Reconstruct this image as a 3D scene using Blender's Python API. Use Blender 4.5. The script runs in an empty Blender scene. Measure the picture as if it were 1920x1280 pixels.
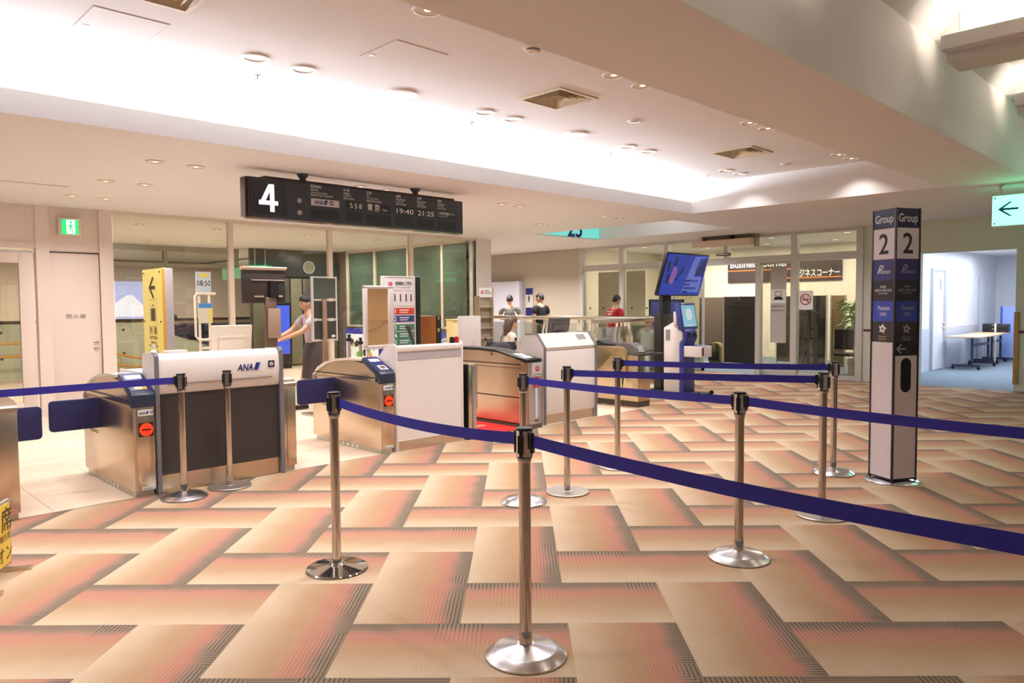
import bpy, bmesh, math, random
from mathutils import Matrix, Vector
random.seed(7)
PI = math.pi
SC = bpy.context.scene
COL = SC.collection

# ------------------------------------------------------------------ camera
cam_d = bpy.data.cameras.new('camera')
cam = bpy.data.objects.new('camera', cam_d)
COL.objects.link(cam)
cam_d.sensor_width = 36.0
cam_d.lens = 1390.876 / 1920 * 36.0
cam_d.clip_start = 0.05
cam_d.clip_end = 200
# axes of the building frame: x to the right and away, y to the left and away, z up
_yaw, _pitch, _roll = -8.76e-3, -4.96765e-2, -8.048e-3
_f = Vector((math.sin(_yaw) * math.cos(_pitch), math.cos(_yaw) * math.cos(_pitch), math.sin(_pitch)))
_r = Vector((math.cos(_yaw), -math.sin(_yaw), 0))
_u = _r.cross(_f)
_r, _u = math.cos(_roll) * _r + math.sin(_roll) * _u, -math.sin(_roll) * _r + math.cos(_roll) * _u
_rz = Matrix.Rotation(-PI / 4, 3, 'Z')
_r, _u, _f = _rz @ _r, _rz @ _u, _rz @ _f
cam.matrix_world = Matrix(((_r.x, _u.x, -_f.x, 0), (_r.y, _u.y, -_f.y, 0), (_r.z, _u.z, -_f.z, 1.47484), (0, 0, 0, 1)))
SC.camera = cam

# ------------------------------------------------------------------ world, exposure
SC.view_settings.view_transform = 'Standard'
SC.view_settings.look = 'None'
SC.view_settings.exposure = -0.36
SC.view_settings.gamma = 1.0
SC.view_settings.use_curve_mapping = False
world = bpy.data.worlds.new('world')
SC.world = world
world.use_nodes = True
world.node_tree.nodes['Background'].inputs[0].default_value = (1.0, 0.98, 1.0, 1)
world.node_tree.nodes['Background'].inputs[1].default_value = 0.18

# ------------------------------------------------------------------ light levels (W)
P_COFFER = 15      # downlights in the raised ceiling
P_LOW = 17         # downlights in the low ceiling
P_COVE = 620       # cold strip hidden behind the lip
P_TROUGH = 75      # warm strips in the troughs beyond the beam
P_BIZ = 60
P_ALCOVE = 210
P_BACK = 48
WARM = (1.0, 0.955, 0.95)
COLD = (0.80, 0.87, 1.0)

def area(name, loc, rot, sx, sy, power, col, shape='RECTANGLE', spread=180):
    d = bpy.data.lights.new(name, 'AREA')
    d.shape = shape; d.size = sx
    if shape == 'RECTANGLE': d.size_y = sy
    d.energy = power; d.color = col; d.spread = math.radians(spread)
    o = bpy.data.objects.new(name, d); COL.objects.link(o)
    o.location = loc; o.rotation_euler = rot
    return o
# cove strip on top of the low ceiling, behind the lip, facing up and over the room
area('cove_strip_light', (2.0, 6.66, 3.0), (math.radians(180 + 38), 0, 0), 16, 0.06, P_COVE, COLD)
# linear lamps in the troughs beyond the beam
for k in range(-2, 3):
    area('trough_light', (6.46 + 2.27 * k, -1.3, 3.35), (PI, math.radians(-8), 0), 0.08, 5.8, P_TROUGH, (1.0, .9, .76))
# rooms beyond: business corner, alcove
area('alcove_light', (18.0, 3.9, 2.56), (0, 0, 0), 5.0, 1.4, P_ALCOVE, (0.84, 0.90, 1.0))

# ------------------------------------------------------------------ mesh helpers
class MB:
    def __init__(s): s.v = []; s.f = []
    def add(s, vs, fs):
        n = len(s.v); s.v += [tuple(p) for p in vs]; s.f += [tuple(i + n for i in f) for f in fs]; return s
    def box(s, x0, y0, z0, x1, y1, z1):
        x0, x1 = min(x0, x1), max(x0, x1); y0, y1 = min(y0, y1), max(y0, y1); z0, z1 = min(z0, z1), max(z0, z1)
        return s.add([(x0, y0, z0), (x1, y0, z0), (x1, y1, z0), (x0, y1, z0), (x0, y0, z1), (x1, y0, z1), (x1, y1, z1), (x0, y1, z1)],
                     [(0, 3, 2, 1), (4, 5, 6, 7), (0, 1, 5, 4), (1, 2, 6, 5), (2, 3, 7, 6), (3, 0, 4, 7)])
    def obox(s, c, h, M=None):
        m = MB().box(-h[0], -h[1], -h[2], h[0], h[1], h[2])
        M = M or Matrix.Identity(3)
        return s.add([Vector(c) + M @ Vector(p) for p in m.v], m.f)
    def bar(s, p, q, w, t=None, up=(0, 0, 1)):
        p, q = Vector(p), Vector(q); d = (q - p); L = d.length; d.normalize()
        u = Vector(up)
        if abs(d.dot(u)) > .98: u = Vector((1, 0, 0))
        a = d.cross(u).normalized(); b = a.cross(d)
        M = Matrix((d, a, b)).transposed()
        return s.obox((p + q) / 2, (L / 2, w / 2, (t or w) / 2), M)
    def prism(s, poly, axis, a, b):
        def P(p, t): return (t, p[0], p[1]) if axis == 'x' else (p[0], t, p[1]) if axis == 'y' else (p[0], p[1], t)
        n = len(poly)
        return s.add([P(p, a) for p in poly] + [P(p, b) for p in poly],
                     [tuple(range(n)), tuple(range(2 * n - 1, n - 1, -1))] + [(i, i + n, (i + 1) % n + n, (i + 1) % n) for i in range(n)])
    def cyl(s, p, q, r, n=16, r2=None):
        p, q = Vector(p), Vector(q); d = (q - p).normalized()
        u = Vector((0, 0, 1)) if abs(d.z) < .9 else Vector((1, 0, 0))
        a = d.cross(u).normalized(); b = d.cross(a); r2 = r if r2 is None else r2
        ring = [a * math.cos(2 * PI * i / n) + b * math.sin(2 * PI * i / n) for i in range(n)]
        return s.add([p + w * r for w in ring] + [q + w * r2 for w in ring],
                     [tuple(range(n)), tuple(range(2 * n - 1, n - 1, -1))] + [(i, i + n, (i + 1) % n + n, (i + 1) % n) for i in range(n)])
    def lathe(s, prof, c=(0, 0, 0), n=24):
        vs = []; fs = []; m = len(prof)
        for i in range(n):
            a = 2 * PI * i / n
            for r, z in prof: vs.append((c[0] + r * math.cos(a), c[1] + r * math.sin(a), c[2] + z))
        for i in range(n):
            j = (i + 1) % n
            for k in range(m - 1): fs.append((i * m + k, j * m + k, j * m + k + 1, i * m + k + 1))
        if prof[0][0] > 1e-6: fs.append(tuple(i * m for i in range(n))[::-1])
        if prof[-1][0] > 1e-6: fs.append(tuple(i * m + m - 1 for i in range(n)))
        return s.add(vs, fs)
    def tube(s, pts, r, n=8):
        pts = [Vector(p) for p in pts]; N = len(pts); vs = []; fs = []
        prev = None
        for k, p in enumerate(pts):
            d = ((pts[min(k + 1, N - 1)] - pts[max(k - 1, 0)])).normalized()
            if prev is None:
                u = Vector((0, 0, 1)) if abs(d.z) < .9 else Vector((1, 0, 0)); a = d.cross(u).normalized()
            else:
                a = (prev - d * prev.dot(d)).normalized()
            prev = a; b = d.cross(a); rr = r[k] if isinstance(r, (list, tuple)) else r
            vs += [p + (a * math.cos(2 * PI * i / n) + b * math.sin(2 * PI * i / n)) * rr for i in range(n)]
        for k in range(N - 1):
            for i in range(n): fs.append((k * n + i, k * n + (i + 1) % n, (k + 1) * n + (i + 1) % n, (k + 1) * n + i))
        fs += [tuple(range(n))[::-1], tuple(range((N - 1) * n, N * n))]
        return s.add(vs, fs)
    def ball(s, c, rx, ry=None, rz=None, n=14, m=9):
        ry = rx if ry is None else ry; rz = rx if rz is None else rz
        vs = [(c[0], c[1], c[2] - rz)]; fs = []
        for k in range(1, m):
            t = PI * k / m - PI / 2
            for i in range(n): vs.append((c[0] + rx * math.cos(t) * math.cos(2 * PI * i / n), c[1] + ry * math.cos(t) * math.sin(2 * PI * i / n), c[2] + rz * math.sin(t)))
        vs.append((c[0], c[1], c[2] + rz)); last = len(vs) - 1
        for i in range(n):
            j = (i + 1) % n
            fs.append((0, 1 + j, 1 + i)); fs.append((last, 1 + (m - 2) * n + i, 1 + (m - 2) * n + j))
            for k in range(m - 2): fs.append((1 + k * n + i, 1 + k * n + j, 1 + (k + 1) * n + j, 1 + (k + 1) * n + i))
        return s.add(vs, fs)
    def poly(s, pts): return s.add(pts, [tuple(range(len(pts)))])
    def xf(s, M):
        s.v = [tuple(M @ Vector(p)) for p in s.v]; return s

def rrect(x0, z0, x1, z1, r, n=4):
    r = r if isinstance(r, (list, tuple)) else (r,) * 4
    out = []
    for (cx, cz, a0, rr) in ((x1 - r[0], z0 + r[0], -90, r[0]), (x1 - r[1], z1 - r[1], 0, r[1]), (x0 + r[2], z1 - r[2], 90, r[2]), (x0 + r[3], z0 + r[3], 180, r[3])):
        if rr < 1e-6: out.append((cx, cz)); continue
        for k in range(n + 1):
            a = math.radians(a0 + 90 * k / n); out.append((cx + rr * math.cos(a), cz + rr * math.sin(a)))
    return out
def arc(cx, cz, r, a0, a1, n=12):
    return [(cx + r * math.cos(math.radians(a0 + (a1 - a0) * k / n)), cz + r * math.sin(math.radians(a0 + (a1 - a0) * k / n))) for k in range(n + 1)]

WM = {}          # world matrix of each Empty root
LOCAL = set()    # roots whose parts are written in the root's own frame
def settle(o, parent, world=False):
    if parent is not None:
        o.parent = parent
        if parent.name in WM and (world or parent.name not in LOCAL):
            o.matrix_parent_inverse = WM[parent.name].inverted()
def build(name, mb, m, parent=None, bevel=0, seg=2, smooth=35, world=False, kind=None, clean=True):
    me = bpy.data.meshes.new(name)
    me.from_pydata(mb.v, [], mb.f)
    if clean or bevel:
        bm = bmesh.new(); bm.from_mesh(me)
        if clean: bmesh.ops.recalc_face_normals(bm, faces=bm.faces)
        if bevel:
            es = [e for e in bm.edges if len(e.link_faces) == 2 and e.calc_face_angle(0) > math.radians(30)]
            bmesh.ops.bevel(bm, geom=es, offset=bevel, segments=seg, affect='EDGES', profile=0.5, clamp_overlap=True)
        bm.to_mesh(me); bm.free()
    if smooth:
        me.shade_smooth(); me.set_sharp_from_angle(angle=math.radians(smooth))
    me.materials.append(m)
    o = bpy.data.objects.new(name, me); COL.objects.link(o)
    settle(o, parent, world)
    if kind: o['kind'] = kind
    return o
def tag(o, label, cat, group=None):
    o['label'] = label; o['category'] = cat
    if group: o['group'] = group
    return o
def thing(name, label, cat, loc=(0, 0, 0), rz=0, group=None, local=False):
    o = bpy.data.objects.new(name, None); COL.objects.link(o)
    o.location = loc; o.rotation_euler = (0, 0, rz); o.empty_display_size = .1
    WM[o.name] = Matrix.Translation(loc) @ Matrix.Rotation(rz, 4, 'Z')
    if local: LOCAL.add(o.name)
    return tag(o, label, cat, group)
def dup(root, loc, rz=0, label=None, group=None):
    r = root.copy(); COL.objects.link(r); r.location = loc; r.rotation_euler = (0, 0, rz)
    if label: r['label'] = label
    if group: r['group'] = group
    WM[r.name] = Matrix.Translation(loc) @ Matrix.Rotation(rz, 4, 'Z'); LOCAL.add(r.name)
    for ch in list(root.children):
        c = ch.copy(); COL.objects.link(c); c.parent = r
        for g in ch.children:
            d = g.copy(); COL.objects.link(d); d.parent = c
    return r
def struct(name, mb, m, parent=None, bevel=0, smooth=35):
    o = build(name, mb, m, parent, bevel, smooth=smooth)
    if parent is None: o['kind'] = 'structure'
    return o

_tc = {}
def text(s, loc, size, m, parent, face='-y', align='LEFT', bold=0.0, sx=1.0, lean=90, ext=.0008, name='lettering', world=False, slant=0, width=None):
    """flat lettering: cap height about size*0.72, baseline at loc; face is the side it looks to, or an angle about z"""
    key = (s, align, bold, ext, slant)
    if key not in _tc:
        cu = bpy.data.curves.new('lettering', 'FONT'); cu.body = s; cu.size = 1; cu.align_x = align
        cu.extrude = 0; cu.offset = bold; cu.shear = slant; cu.resolution_u = 3
        t = bpy.data.objects.new('lettering', cu); COL.objects.link(t)
        dg = bpy.context.evaluated_depsgraph_get()
        me = bpy.data.meshes.new_from_object(t.evaluated_get(dg))
        bpy.data.objects.remove(t); bpy.data.curves.remove(cu)
        _tc[key] = me
    me = _tc[key].copy()
    if width is not None:
        xs = [v.co.x for v in me.vertices]
        if xs:
            sx = width / max(1e-6, (max(xs) - min(xs))) / size
            if align == 'LEFT': me.transform(Matrix.Translation((-min(xs), 0, 0)))
    ang = {'-y': 0, '-x': -PI / 2, '+y': PI, '+x': PI / 2}[face] if isinstance(face, str) else face
    M = Matrix.Translation(loc) @ Matrix.Rotation(ang, 4, 'Z') @ Matrix.Rotation(math.radians(lean), 4, 'X') @ Matrix.Diagonal((size * sx, size, size, 1))
    me.transform(M); me.materials.clear(); me.materials.append(m)
    o = bpy.data.objects.new(name, me); COL.objects.link(o)
    settle(o, parent, world)
    return o

# ------------------------------------------------------------------ materials
def lin(c):
    f = lambda v: v / 12.92 if v <= .04045 else ((v + .055) / 1.055) ** 2.4
    return tuple(f(x / 255) for x in c[:3]) + (1,)
_mats = {}
def mat(name, rgb, rough=.5, metal=0, spec=.5, grain=0, gscale=60, bump=0, emit=None, estr=1, coat=0, stretch=None):
    if name in _mats: return _mats[name]
    m = bpy.data.materials.new(name); m.use_nodes = True; nt = m.node_tree; b = nt.nodes['Principled BSDF']
    b.inputs['Base Color'].default_value = lin(rgb); b.inputs['Roughness'].default_value = rough
    b.inputs['Metallic'].default_value = metal; b.inputs['Specular IOR Level'].default_value = spec
    b.inputs['Coat Weight'].default_value = coat
    if emit: b.inputs['Emission Color'].default_value = lin(emit); b.inputs['Emission Strength'].default_value = estr
    if grain or bump:
        tc = nt.nodes.new('ShaderNodeTexCoord'); no = nt.nodes.new('ShaderNodeTexNoise'); no.inputs['Scale'].default_value = gscale; no.inputs['Detail'].default_value = 3
        src = tc.outputs['Object']
        if stretch:
            mp = nt.nodes.new('ShaderNodeMapping'); mp.inputs['Scale'].default_value = stretch; nt.links.new(src, mp.inputs[0]); src = mp.outputs[0]
        nt.links.new(src, no.inputs['Vector'])
        if grain:
            mx = nt.nodes.new('ShaderNodeMix'); mx.data_type = 'RGBA'
            c = lin(rgb); mx.inputs[6].default_value = tuple(x * (1 - grain) for x in c[:3]) + (1,); mx.inputs[7].default_value = tuple(min(1, x * (1 + grain)) for x in c[:3]) + (1,)
            nt.links.new(no.outputs[0], mx.inputs[0]); nt.links.new(mx.outputs[2], b.inputs['Base Color'])
        if bump:
            bp = nt.nodes.new('ShaderNodeBump'); bp.inputs['Strength'].default_value = bump; bp.inputs['Distance'].default_value = .002
            nt.links.new(no.outputs[0], bp.inputs['Height']); nt.links.new(bp.outputs[0], b.inputs['Normal'])
    _mats[name] = m
    return m
def glass(name, tint=(235, 240, 236), refl=.07, diff=0, dcol=(150, 175, 150)):
    if name in _mats: return _mats[name]
    m = bpy.data.materials.new(name); m.use_nodes = True; nt = m.node_tree; nt.nodes.clear()
    N = nt.nodes.new; L = nt.links.new
    out = N('ShaderNodeOutputMaterial'); tr = N('ShaderNodeBsdfTransparent'); tr.inputs[0].default_value = lin(tint)
    gl = N('ShaderNodeBsdfGlossy'); gl.inputs['Roughness'].default_value = .02; gl.inputs[0].default_value = (1, 1, 1, 1)
    fr = N('ShaderNodeFresnel'); fr.inputs[0].default_value = 1.45
    ma = N('ShaderNodeMath'); ma.operation = 'MULTIPLY_ADD'; ma.inputs[1].default_value = .7; ma.inputs[2].default_value = refl * .4; L(fr.outputs[0], ma.inputs[0])
    a = tr
    if diff:
        df = N('ShaderNodeBsdfDiffuse'); df.inputs[0].default_value = lin(dcol); m1 = N('ShaderNodeMixShader'); m1.inputs[0].default_value = diff
        L(tr.outputs[0], m1.inputs[1]); L(df.outputs[0], m1.inputs[2]); a = m1
    mx = N('ShaderNodeMixShader'); L(ma.outputs[0], mx.inputs[0]); L(a.outputs[0], mx.inputs[1]); L(gl.outputs[0], mx.inputs[2]); L(mx.outputs[0], out.inputs[0])
    _mats[name] = m
    return m
paint = mat('wall_paint', (230, 226, 222), .7, grain=.02, gscale=8)
paint_ceiling = mat('ceiling_paint', (230, 226, 224), .8, grain=.015, gscale=5)
paint_panel = mat('wall_panel', (228, 212, 202), .5, grain=.02, gscale=4)
frame_white = mat('frame_enamel', (226, 212, 196), .4)
alu = mat('aluminium', (208, 206, 204), .4, .25, bump=.05, gscale=200)
steel = mat('brushed_steel', (216, 204, 188), .3, 1, grain=.06, gscale=30, bump=.06, stretch=(1, 1, 12))
steel_base = mat('spun_steel', (214, 214, 216), .22, 1, grain=.05, gscale=40, bump=.04)
chrome = mat('chrome', (220, 214, 206), .07, 1)
black = mat('black_plastic', (22, 22, 24), .35)
black_soft = mat('black_rubber', (26, 26, 28), .7)
ink = mat('black_ink', (26, 26, 28), .6)
white = mat('white_laminate', (236, 228, 224), .4, grain=.015, gscale=6)
white_print = mat('white_print', (240, 240, 240), .5)
grey_trim = mat('grey_edge_trim', (120, 116, 122), .45)
navy = mat('navy_vinyl', (38, 40, 92), .55, bump=.05, gscale=150)
navy_dark = mat('navy_plastic', (40, 52, 76), .4)
belt_blue = mat('belt_webbing', (44, 40, 150), .65, grain=.06, gscale=300, bump=.15)
charcoal = mat('charcoal_laminate', (58, 52, 50), .45, grain=.05, gscale=30)
red_lamp = mat('red_lamp', (235, 50, 25), .4, emit=(255, 56, 24), estr=1.1)
red = mat('red_print', (196, 30, 40), .5)
ana_blue = mat('dark_blue_print', (28, 32, 110), .5)
ana_light = mat('light_blue_print', (70, 130, 205), .5)
glass_clear = glass('clear_glass', (222, 221, 212), .06)
glass_door = glass('door_glass', (236, 236, 228), .05)
glass_rail = glass('balustrade_glass', (244, 247, 244), .05)
# green film of the information wall
glass_green = glass('green_film_glass', (150, 185, 160), .10, .62, (112, 134, 116))
screen_off = mat('dark_screen', (24, 24, 28), .15)
# ------------------------------------------------------------------ carpet material
def carpet_material():
    m = bpy.data.materials.new('herringbone_carpet'); m.use_nodes = True; nt = m.node_tree; b = nt.nodes['Principled BSDF']
    N = nt.nodes.new; L = nt.links.new
    def mth(op, a, bb=None, c=None):
        n = N('ShaderNodeMath'); n.operation = op
        for i, v in enumerate((a, bb, c)):
            if v is None: continue
            if isinstance(v, (int, float)): n.inputs[i].default_value = v
            else: L(v, n.inputs[i])
        return n.outputs[0]
    def mix(f, a, bb):
        n = N('ShaderNodeMix'); n.data_type = 'RGBA'
        L(f, n.inputs[0]) if not isinstance(f, (int, float)) else setattr(n.inputs[0], 'default_value', f)
        for i, v in ((6, a), (7, bb)):
            if isinstance(v, tuple): n.inputs[i].default_value = v
            else: L(v, n.inputs[i])
        return n.outputs[2]
    uv = N('ShaderNodeUVMap'); sp = N('ShaderNodeSeparateXYZ'); L(uv.outputs[0], sp.inputs[0]); u, v = sp.outputs[0], sp.outputs[1]
    geo = N('ShaderNodeNewGeometry')
    no = N('ShaderNodeTexNoise'); no.inputs['Scale'].default_value = 5; no.inputs['Detail'].default_value = 2; L(geo.outputs['Position'], no.inputs['Vector'])
    pile = N('ShaderNodeTexNoise'); pile.inputs['Scale'].default_value = 420; pile.inputs['Detail'].default_value = 2; L(geo.outputs['Position'], pile.inputs['Vector'])
    t = mth('ADD', mth('ADD', mth('MULTIPLY', v, 2.0), mth('MULTIPLY_ADD', no.outputs[0], .2, -.1)), mth('MULTIPLY_ADD', pile.outputs[0], .16, -.08))
    cr = N('ShaderNodeValToRGB'); L(t, cr.inputs[0]); e = cr.color_ramp.elements
    stops = [(0, (190, 168, 142)), (.24, (178, 152, 124)), (.48, (169, 137, 106)), (.66, (170, 132, 106)), (.79, (167, 128, 108)), (.87, (150, 130, 111)), (1, (136, 119, 102))]
    e[0].position = 0; e[0].color = lin(stops[0][1]); e[1].position = 1; e[1].color = lin(stops[-1][1])
    for p, c in stops[1:-1]: x = e.new(p); x.color = lin(c)
    # blocks of loops that run along or across the plank
    bu = mth('FLOOR', mth('MULTIPLY', mth('ADD', u, mth('MULTIPLY', mth('FLOOR', mth('MULTIPLY', v, 6.0)), .13)), 4.6)); bv = mth('FLOOR', mth('MULTIPLY', v, 8.0))
    pos = N('ShaderNodeSeparateXYZ'); L(geo.outputs['Position'], pos.inputs[0])
    cell = N('ShaderNodeCombineXYZ'); L(bu, cell.inputs[0]); L(mth('FLOOR', mth('MULTIPLY', v, 4.0)), cell.inputs[1]); L(mth('FLOOR', mth('MULTIPLY', pos.outputs[0], .8)), cell.inputs[2])
    wn = N('ShaderNodeTexWhiteNoise'); wn.noise_dimensions = '3D'; L(cell.outputs[0], wn.inputs['Vector'])
    orient = mth('GREATER_THAN', wn.outputs[0], .5)
    cu = mth('MULTIPLY', u, 50.0); cv = mth('MULTIPLY', v, 56.0)
    c = mth('ADD', mth('MULTIPLY', cu, orient), mth('MULTIPLY', cv, mth('SUBTRACT', 1.0, orient)))
    fr = mth('FRACT', c); line = mth('LESS_THAN', fr, .34)
    jitter = mth('GREATER_THAN', pile.outputs[0], .46)
    line = mth('MULTIPLY', line, mth('MULTIPLY_ADD', jitter, .5, .5))
    def zone(a, bb, s=.06):
        up = N('ShaderNodeMapRange'); L(t, up.inputs[0]); up.inputs[1].default_value = a - s; up.inputs[2].default_value = a + s
        dn = N('ShaderNodeMapRange'); L(t, dn.inputs[0]); dn.inputs[1].default_value = bb - s; dn.inputs[2].default_value = bb + s; dn.inputs[3].default_value = 1; dn.inputs[4].default_value = 0
        return mth('MULTIPLY', up.outputs[0], dn.outputs[0])
    col = cr.outputs[0]
    col = mix(mth('MULTIPLY', mth('MULTIPLY', line, zone(-.5, .3)), .07), col, lin((232, 214, 188)))
    col = mix(mth('MULTIPLY', mth('MULTIPLY', line, zone(.34, .56)), .22), col, lin((150, 100, 70)))
    col = mix(mth('MULTIPLY', mth('MULTIPLY', line, zone(.60, .86)), .55), col, lin((176, 66, 78)))
    col = mix(mth('MULTIPLY', mth('MULTIPLY', line, zone(.84, 1.5)), .8), col, lin((54, 44, 38)))
    hatch = mth('MULTIPLY', zone(.84, 1.5), mth('MULTIPLY', mth('GREATER_THAN', pile.outputs[0], .54), .5))
    col = mix(hatch, col, lin((64, 56, 46)))
    pl = mth('MULTIPLY_ADD', pile.outputs[0], .5, .75)
    hs = N('ShaderNodeMix'); hs.data_type = 'RGBA'; hs.blend_type = 'MULTIPLY'; hs.inputs[0].default_value = 1; L(col, hs.inputs[6])
    cc = N('ShaderNodeCombineXYZ')
    for i in range(3): L(pl, cc.inputs[i])
    L(cc.outputs[0], hs.inputs[7]); L(hs.outputs[2], b.inputs['Base Color'])
    bp = N('ShaderNodeBump'); bp.inputs['Strength'].default_value = .35; bp.inputs['Distance'].default_value = .004; L(pile.outputs[0], bp.inputs['Height']); L(bp.outputs[0], b.inputs['Normal'])
    b.inputs['Roughness'].default_value = .95; b.inputs['Specular IOR Level'].default_value = .15
    return m
carpet = carpet_material()
carpet_base = mat('carpet_backing', (150, 124, 98), .95)
def boards_material():
    m = bpy.data.materials.new('pale_board_vinyl'); m.use_nodes = True; nt = m.node_tree; b = nt.nodes['Principled BSDF']
    N = nt.nodes.new; L = nt.links.new
    tc = N('ShaderNodeTexCoord'); br = N('ShaderNodeTexBrick'); br.offset = .37; br.inputs['Scale'].default_value = 1
    br.inputs['Brick Width'].default_value = 1.2; br.inputs['Row Height'].default_value = .15; br.inputs['Mortar Size'].default_value = .003; br.inputs['Bias'].default_value = 0
    br.inputs['Color1'].default_value = lin((234, 218, 198)); br.inputs['Color2'].default_value = lin((222, 202, 180)); br.inputs['Mortar'].default_value = lin((188, 162, 132))
    L(tc.outputs['Object'], br.inputs['Vector'])
    mp = N('ShaderNodeMapping'); mp.inputs['Scale'].default_value = (1.2, 22, 1); no = N('ShaderNodeTexNoise'); no.inputs['Scale'].default_value = 1.5; no.inputs['Detail'].default_value = 4
    L(tc.outputs['Object'], mp.inputs[0]); L(mp.outputs[0], no.inputs['Vector'])
    mx = N('ShaderNodeMix'); mx.data_type = 'RGBA'; mx.blend_type = 'MULTIPLY'; mx.inputs[0].default_value = .35
    cr = N('ShaderNodeValToRGB'); L(no.outputs[0], cr.inputs[0]); cr.color_ramp.elements[0].position = .3; cr.color_ramp.elements[0].color = (.62, .56, .5, 1); cr.color_ramp.elements[1].position = .65; cr.color_ramp.elements[1].color = (1, 1, 1, 1)
    L(br.outputs[0], mx.inputs[6]); L(cr.outputs[0], mx.inputs[7]); L(mx.outputs[2], b.inputs['Base Color']); b.inputs['Roughness'].default_value = .4
    return m
boards = boards_material()
stone = mat('lane_stone_tile', (222, 200, 178), .5, grain=.05, gscale=7)
grey_carpet = mat('grey_carpet', (112, 126, 138), .95, grain=.12, gscale=3, bump=.2)

# ------------------------------------------------------------------ floor
GAP = .0003
floor = struct('floor', MB().box(-7, -7, -.12, 14.25, 6.12, -.006), carpet_base)
CP0 = (0.2198, 2.8703)     # a corner of the herringbone in the carpet's own axes
SQ = math.sqrt(.5)
def c2w(p): return (SQ * (p[0] + p[1]), SQ * (p[1] - p[0]))
def clip(poly, n, d):      # keep n.p <= d ; poly of (x, y, u, v)
    out = []
    for i in range(len(poly)):
        a, b = poly[i], poly[(i + 1) % len(poly)]
        da = n[0] * a[0] + n[1] * a[1] - d; db = n[0] * b[0] + n[1] * b[1] - d
        if da <= 0: out.append(a)
        if (da < 0 < db) or (db < 0 < da):
            t = da / (da - db); out.append(tuple(a[k] + t * (b[k] - a[k]) for k in range(4)))
    return out
ZONES = [(-6.5, 8.55, -6.5, 6.12), (8.55, 11.3, -6.5, 7.16), (11.3, 14.2, -6.5, 9.3)]
pieces = []                # (polygon, whole?, centre, angle)
for k in range(-24, 34):
    for j in range(-16, 17):
        for kind in 'HV':
            if kind == 'H': i0, i1, k0, k1 = k - 7 + 4 * j, k - 5 + 4 * j, k - 1, k
            else: i0, i1, k0, k1 = k - 5 + 4 * j, k - 4 + 4 * j, k - 2, k
            x0, x1, y0, y1 = CP0[0] + i0 * .5, CP0[0] + i1 * .5, CP0[1] + k0 * .5, CP0[1] + k1 * .5
            g = GAP
            if kind == 'H': q = [(x0 + g, y0 + g, 0, 0), (x1 - g, y0 + g, 1, 0), (x1 - g, y1 - g, 1, .5), (x0 + g, y1 - g, 0, .5)]
            else: q = [(x0 + g, y1 - g, 0, 0), (x0 + g, y0 + g, 1, 0), (x1 - g, y0 + g, 1, .5), (x1 - g, y1 - g, 0, .5)]
            w = [c2w(p) + (p[2], p[3]) for p in q]
            c = c2w(((x0 + x1) / 2, (y0 + y1) / 2))
            for (ax, bx, ay, by) in ZONES:
                if c[0] < ax - 1 or c[0] > bx + 1 or c[1] < ay - 1 or c[1] > by + 1: continue
                r = w
                for n_, d_ in (((-1, 0), -ax), ((1, 0), bx), ((0, -1), -ay), ((0, 1), by)):
                    r = clip(r, n_, d_)
                    if len(r) < 3: break
                if len(r) < 3: continue
                ar = abs(sum(r[i][0] * r[(i + 1) % len(r)][1] - r[(i + 1) % len(r)][0] * r[i][1] for i in range(len(r)))) / 2
                if ar < 2e-3: continue
                cx = sum(p[0] for p in r) / len(r); cy = sum(p[1] for p in r) / len(r)
                pieces.append((r, ar > .497, c, (cx, cy), kind))
def plank_mesh(polys, name, off=(0, 0)):
    vs, fs, uvs = [], [], []
    for r in polys:
        n = len(r); b = len(vs)
        vs += [(p[0] - off[0], p[1] - off[1], 0) for p in r] + [(p[0] - off[0], p[1] - off[1], -.005) for p in r]
        area2 = sum(r[i][0] * r[(i + 1) % n][1] - r[(i + 1) % n][0] * r[i][1] for i in range(n))
        o = list(range(n)) if area2 > 0 else list(range(n))[::-1]
        fs.append(tuple(b + i for i in o)); uvs.append([(r[i][2], r[i][3]) for i in o])
        for a in range(n):
            i, j = o[a], o[(a + 1) % n]
            fs.append((b + j, b + i, b + i + n, b + j + n)); uvs.append([(r[x][2], r[x][3]) for x in (j, i, i, j)])
    me = bpy.data.meshes.new(name); me.from_pydata(vs, [], fs); ul = me.uv_layers.new(name='UVMap')
    flat = [c for f in uvs for c in f]
    for i, c in enumerate(flat): ul.data[i].uv = c
    me.materials.append(carpet); return me
def seen(c):
    d = Vector((c[0], c[1], -1.475)); z = d.dot(_f)
    return z > .8 and abs(d.dot(_r) / z) < .78
vis = sorted([p for p in pieces if seen(p[3])], key=lambda p: p[3][0] ** 2 + p[3][1] ** 2)
near, rest = vis[:290], vis[290:] + [p for p in pieces if not seen(p[3])]
proto = {}
for r, whole, c, cc, kind in near:
    if whole:
        if kind not in proto: proto[kind] = plank_mesh([r], 'carpet_plank', c)
        me, loc = proto[kind], c
    else: me, loc = plank_mesh([r], 'carpet_plank', cc), cc
    o = bpy.data.objects.new('carpet_plank', me); COL.objects.link(o); o.location = (loc[0], loc[1], 0); o.parent = floor
o = bpy.data.objects.new('carpet_planks', plank_mesh([p[0] for p in rest], 'carpet_planks')); COL.objects.link(o); o.parent = floor; o['kind'] = 'stuff'
floor_lane = struct('floor', MB().box(-7, 6.12, -.12, 8.55, 7.76, -.006), mat('tile_joint', (176, 150, 124), .8))
tile_me = None
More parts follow.
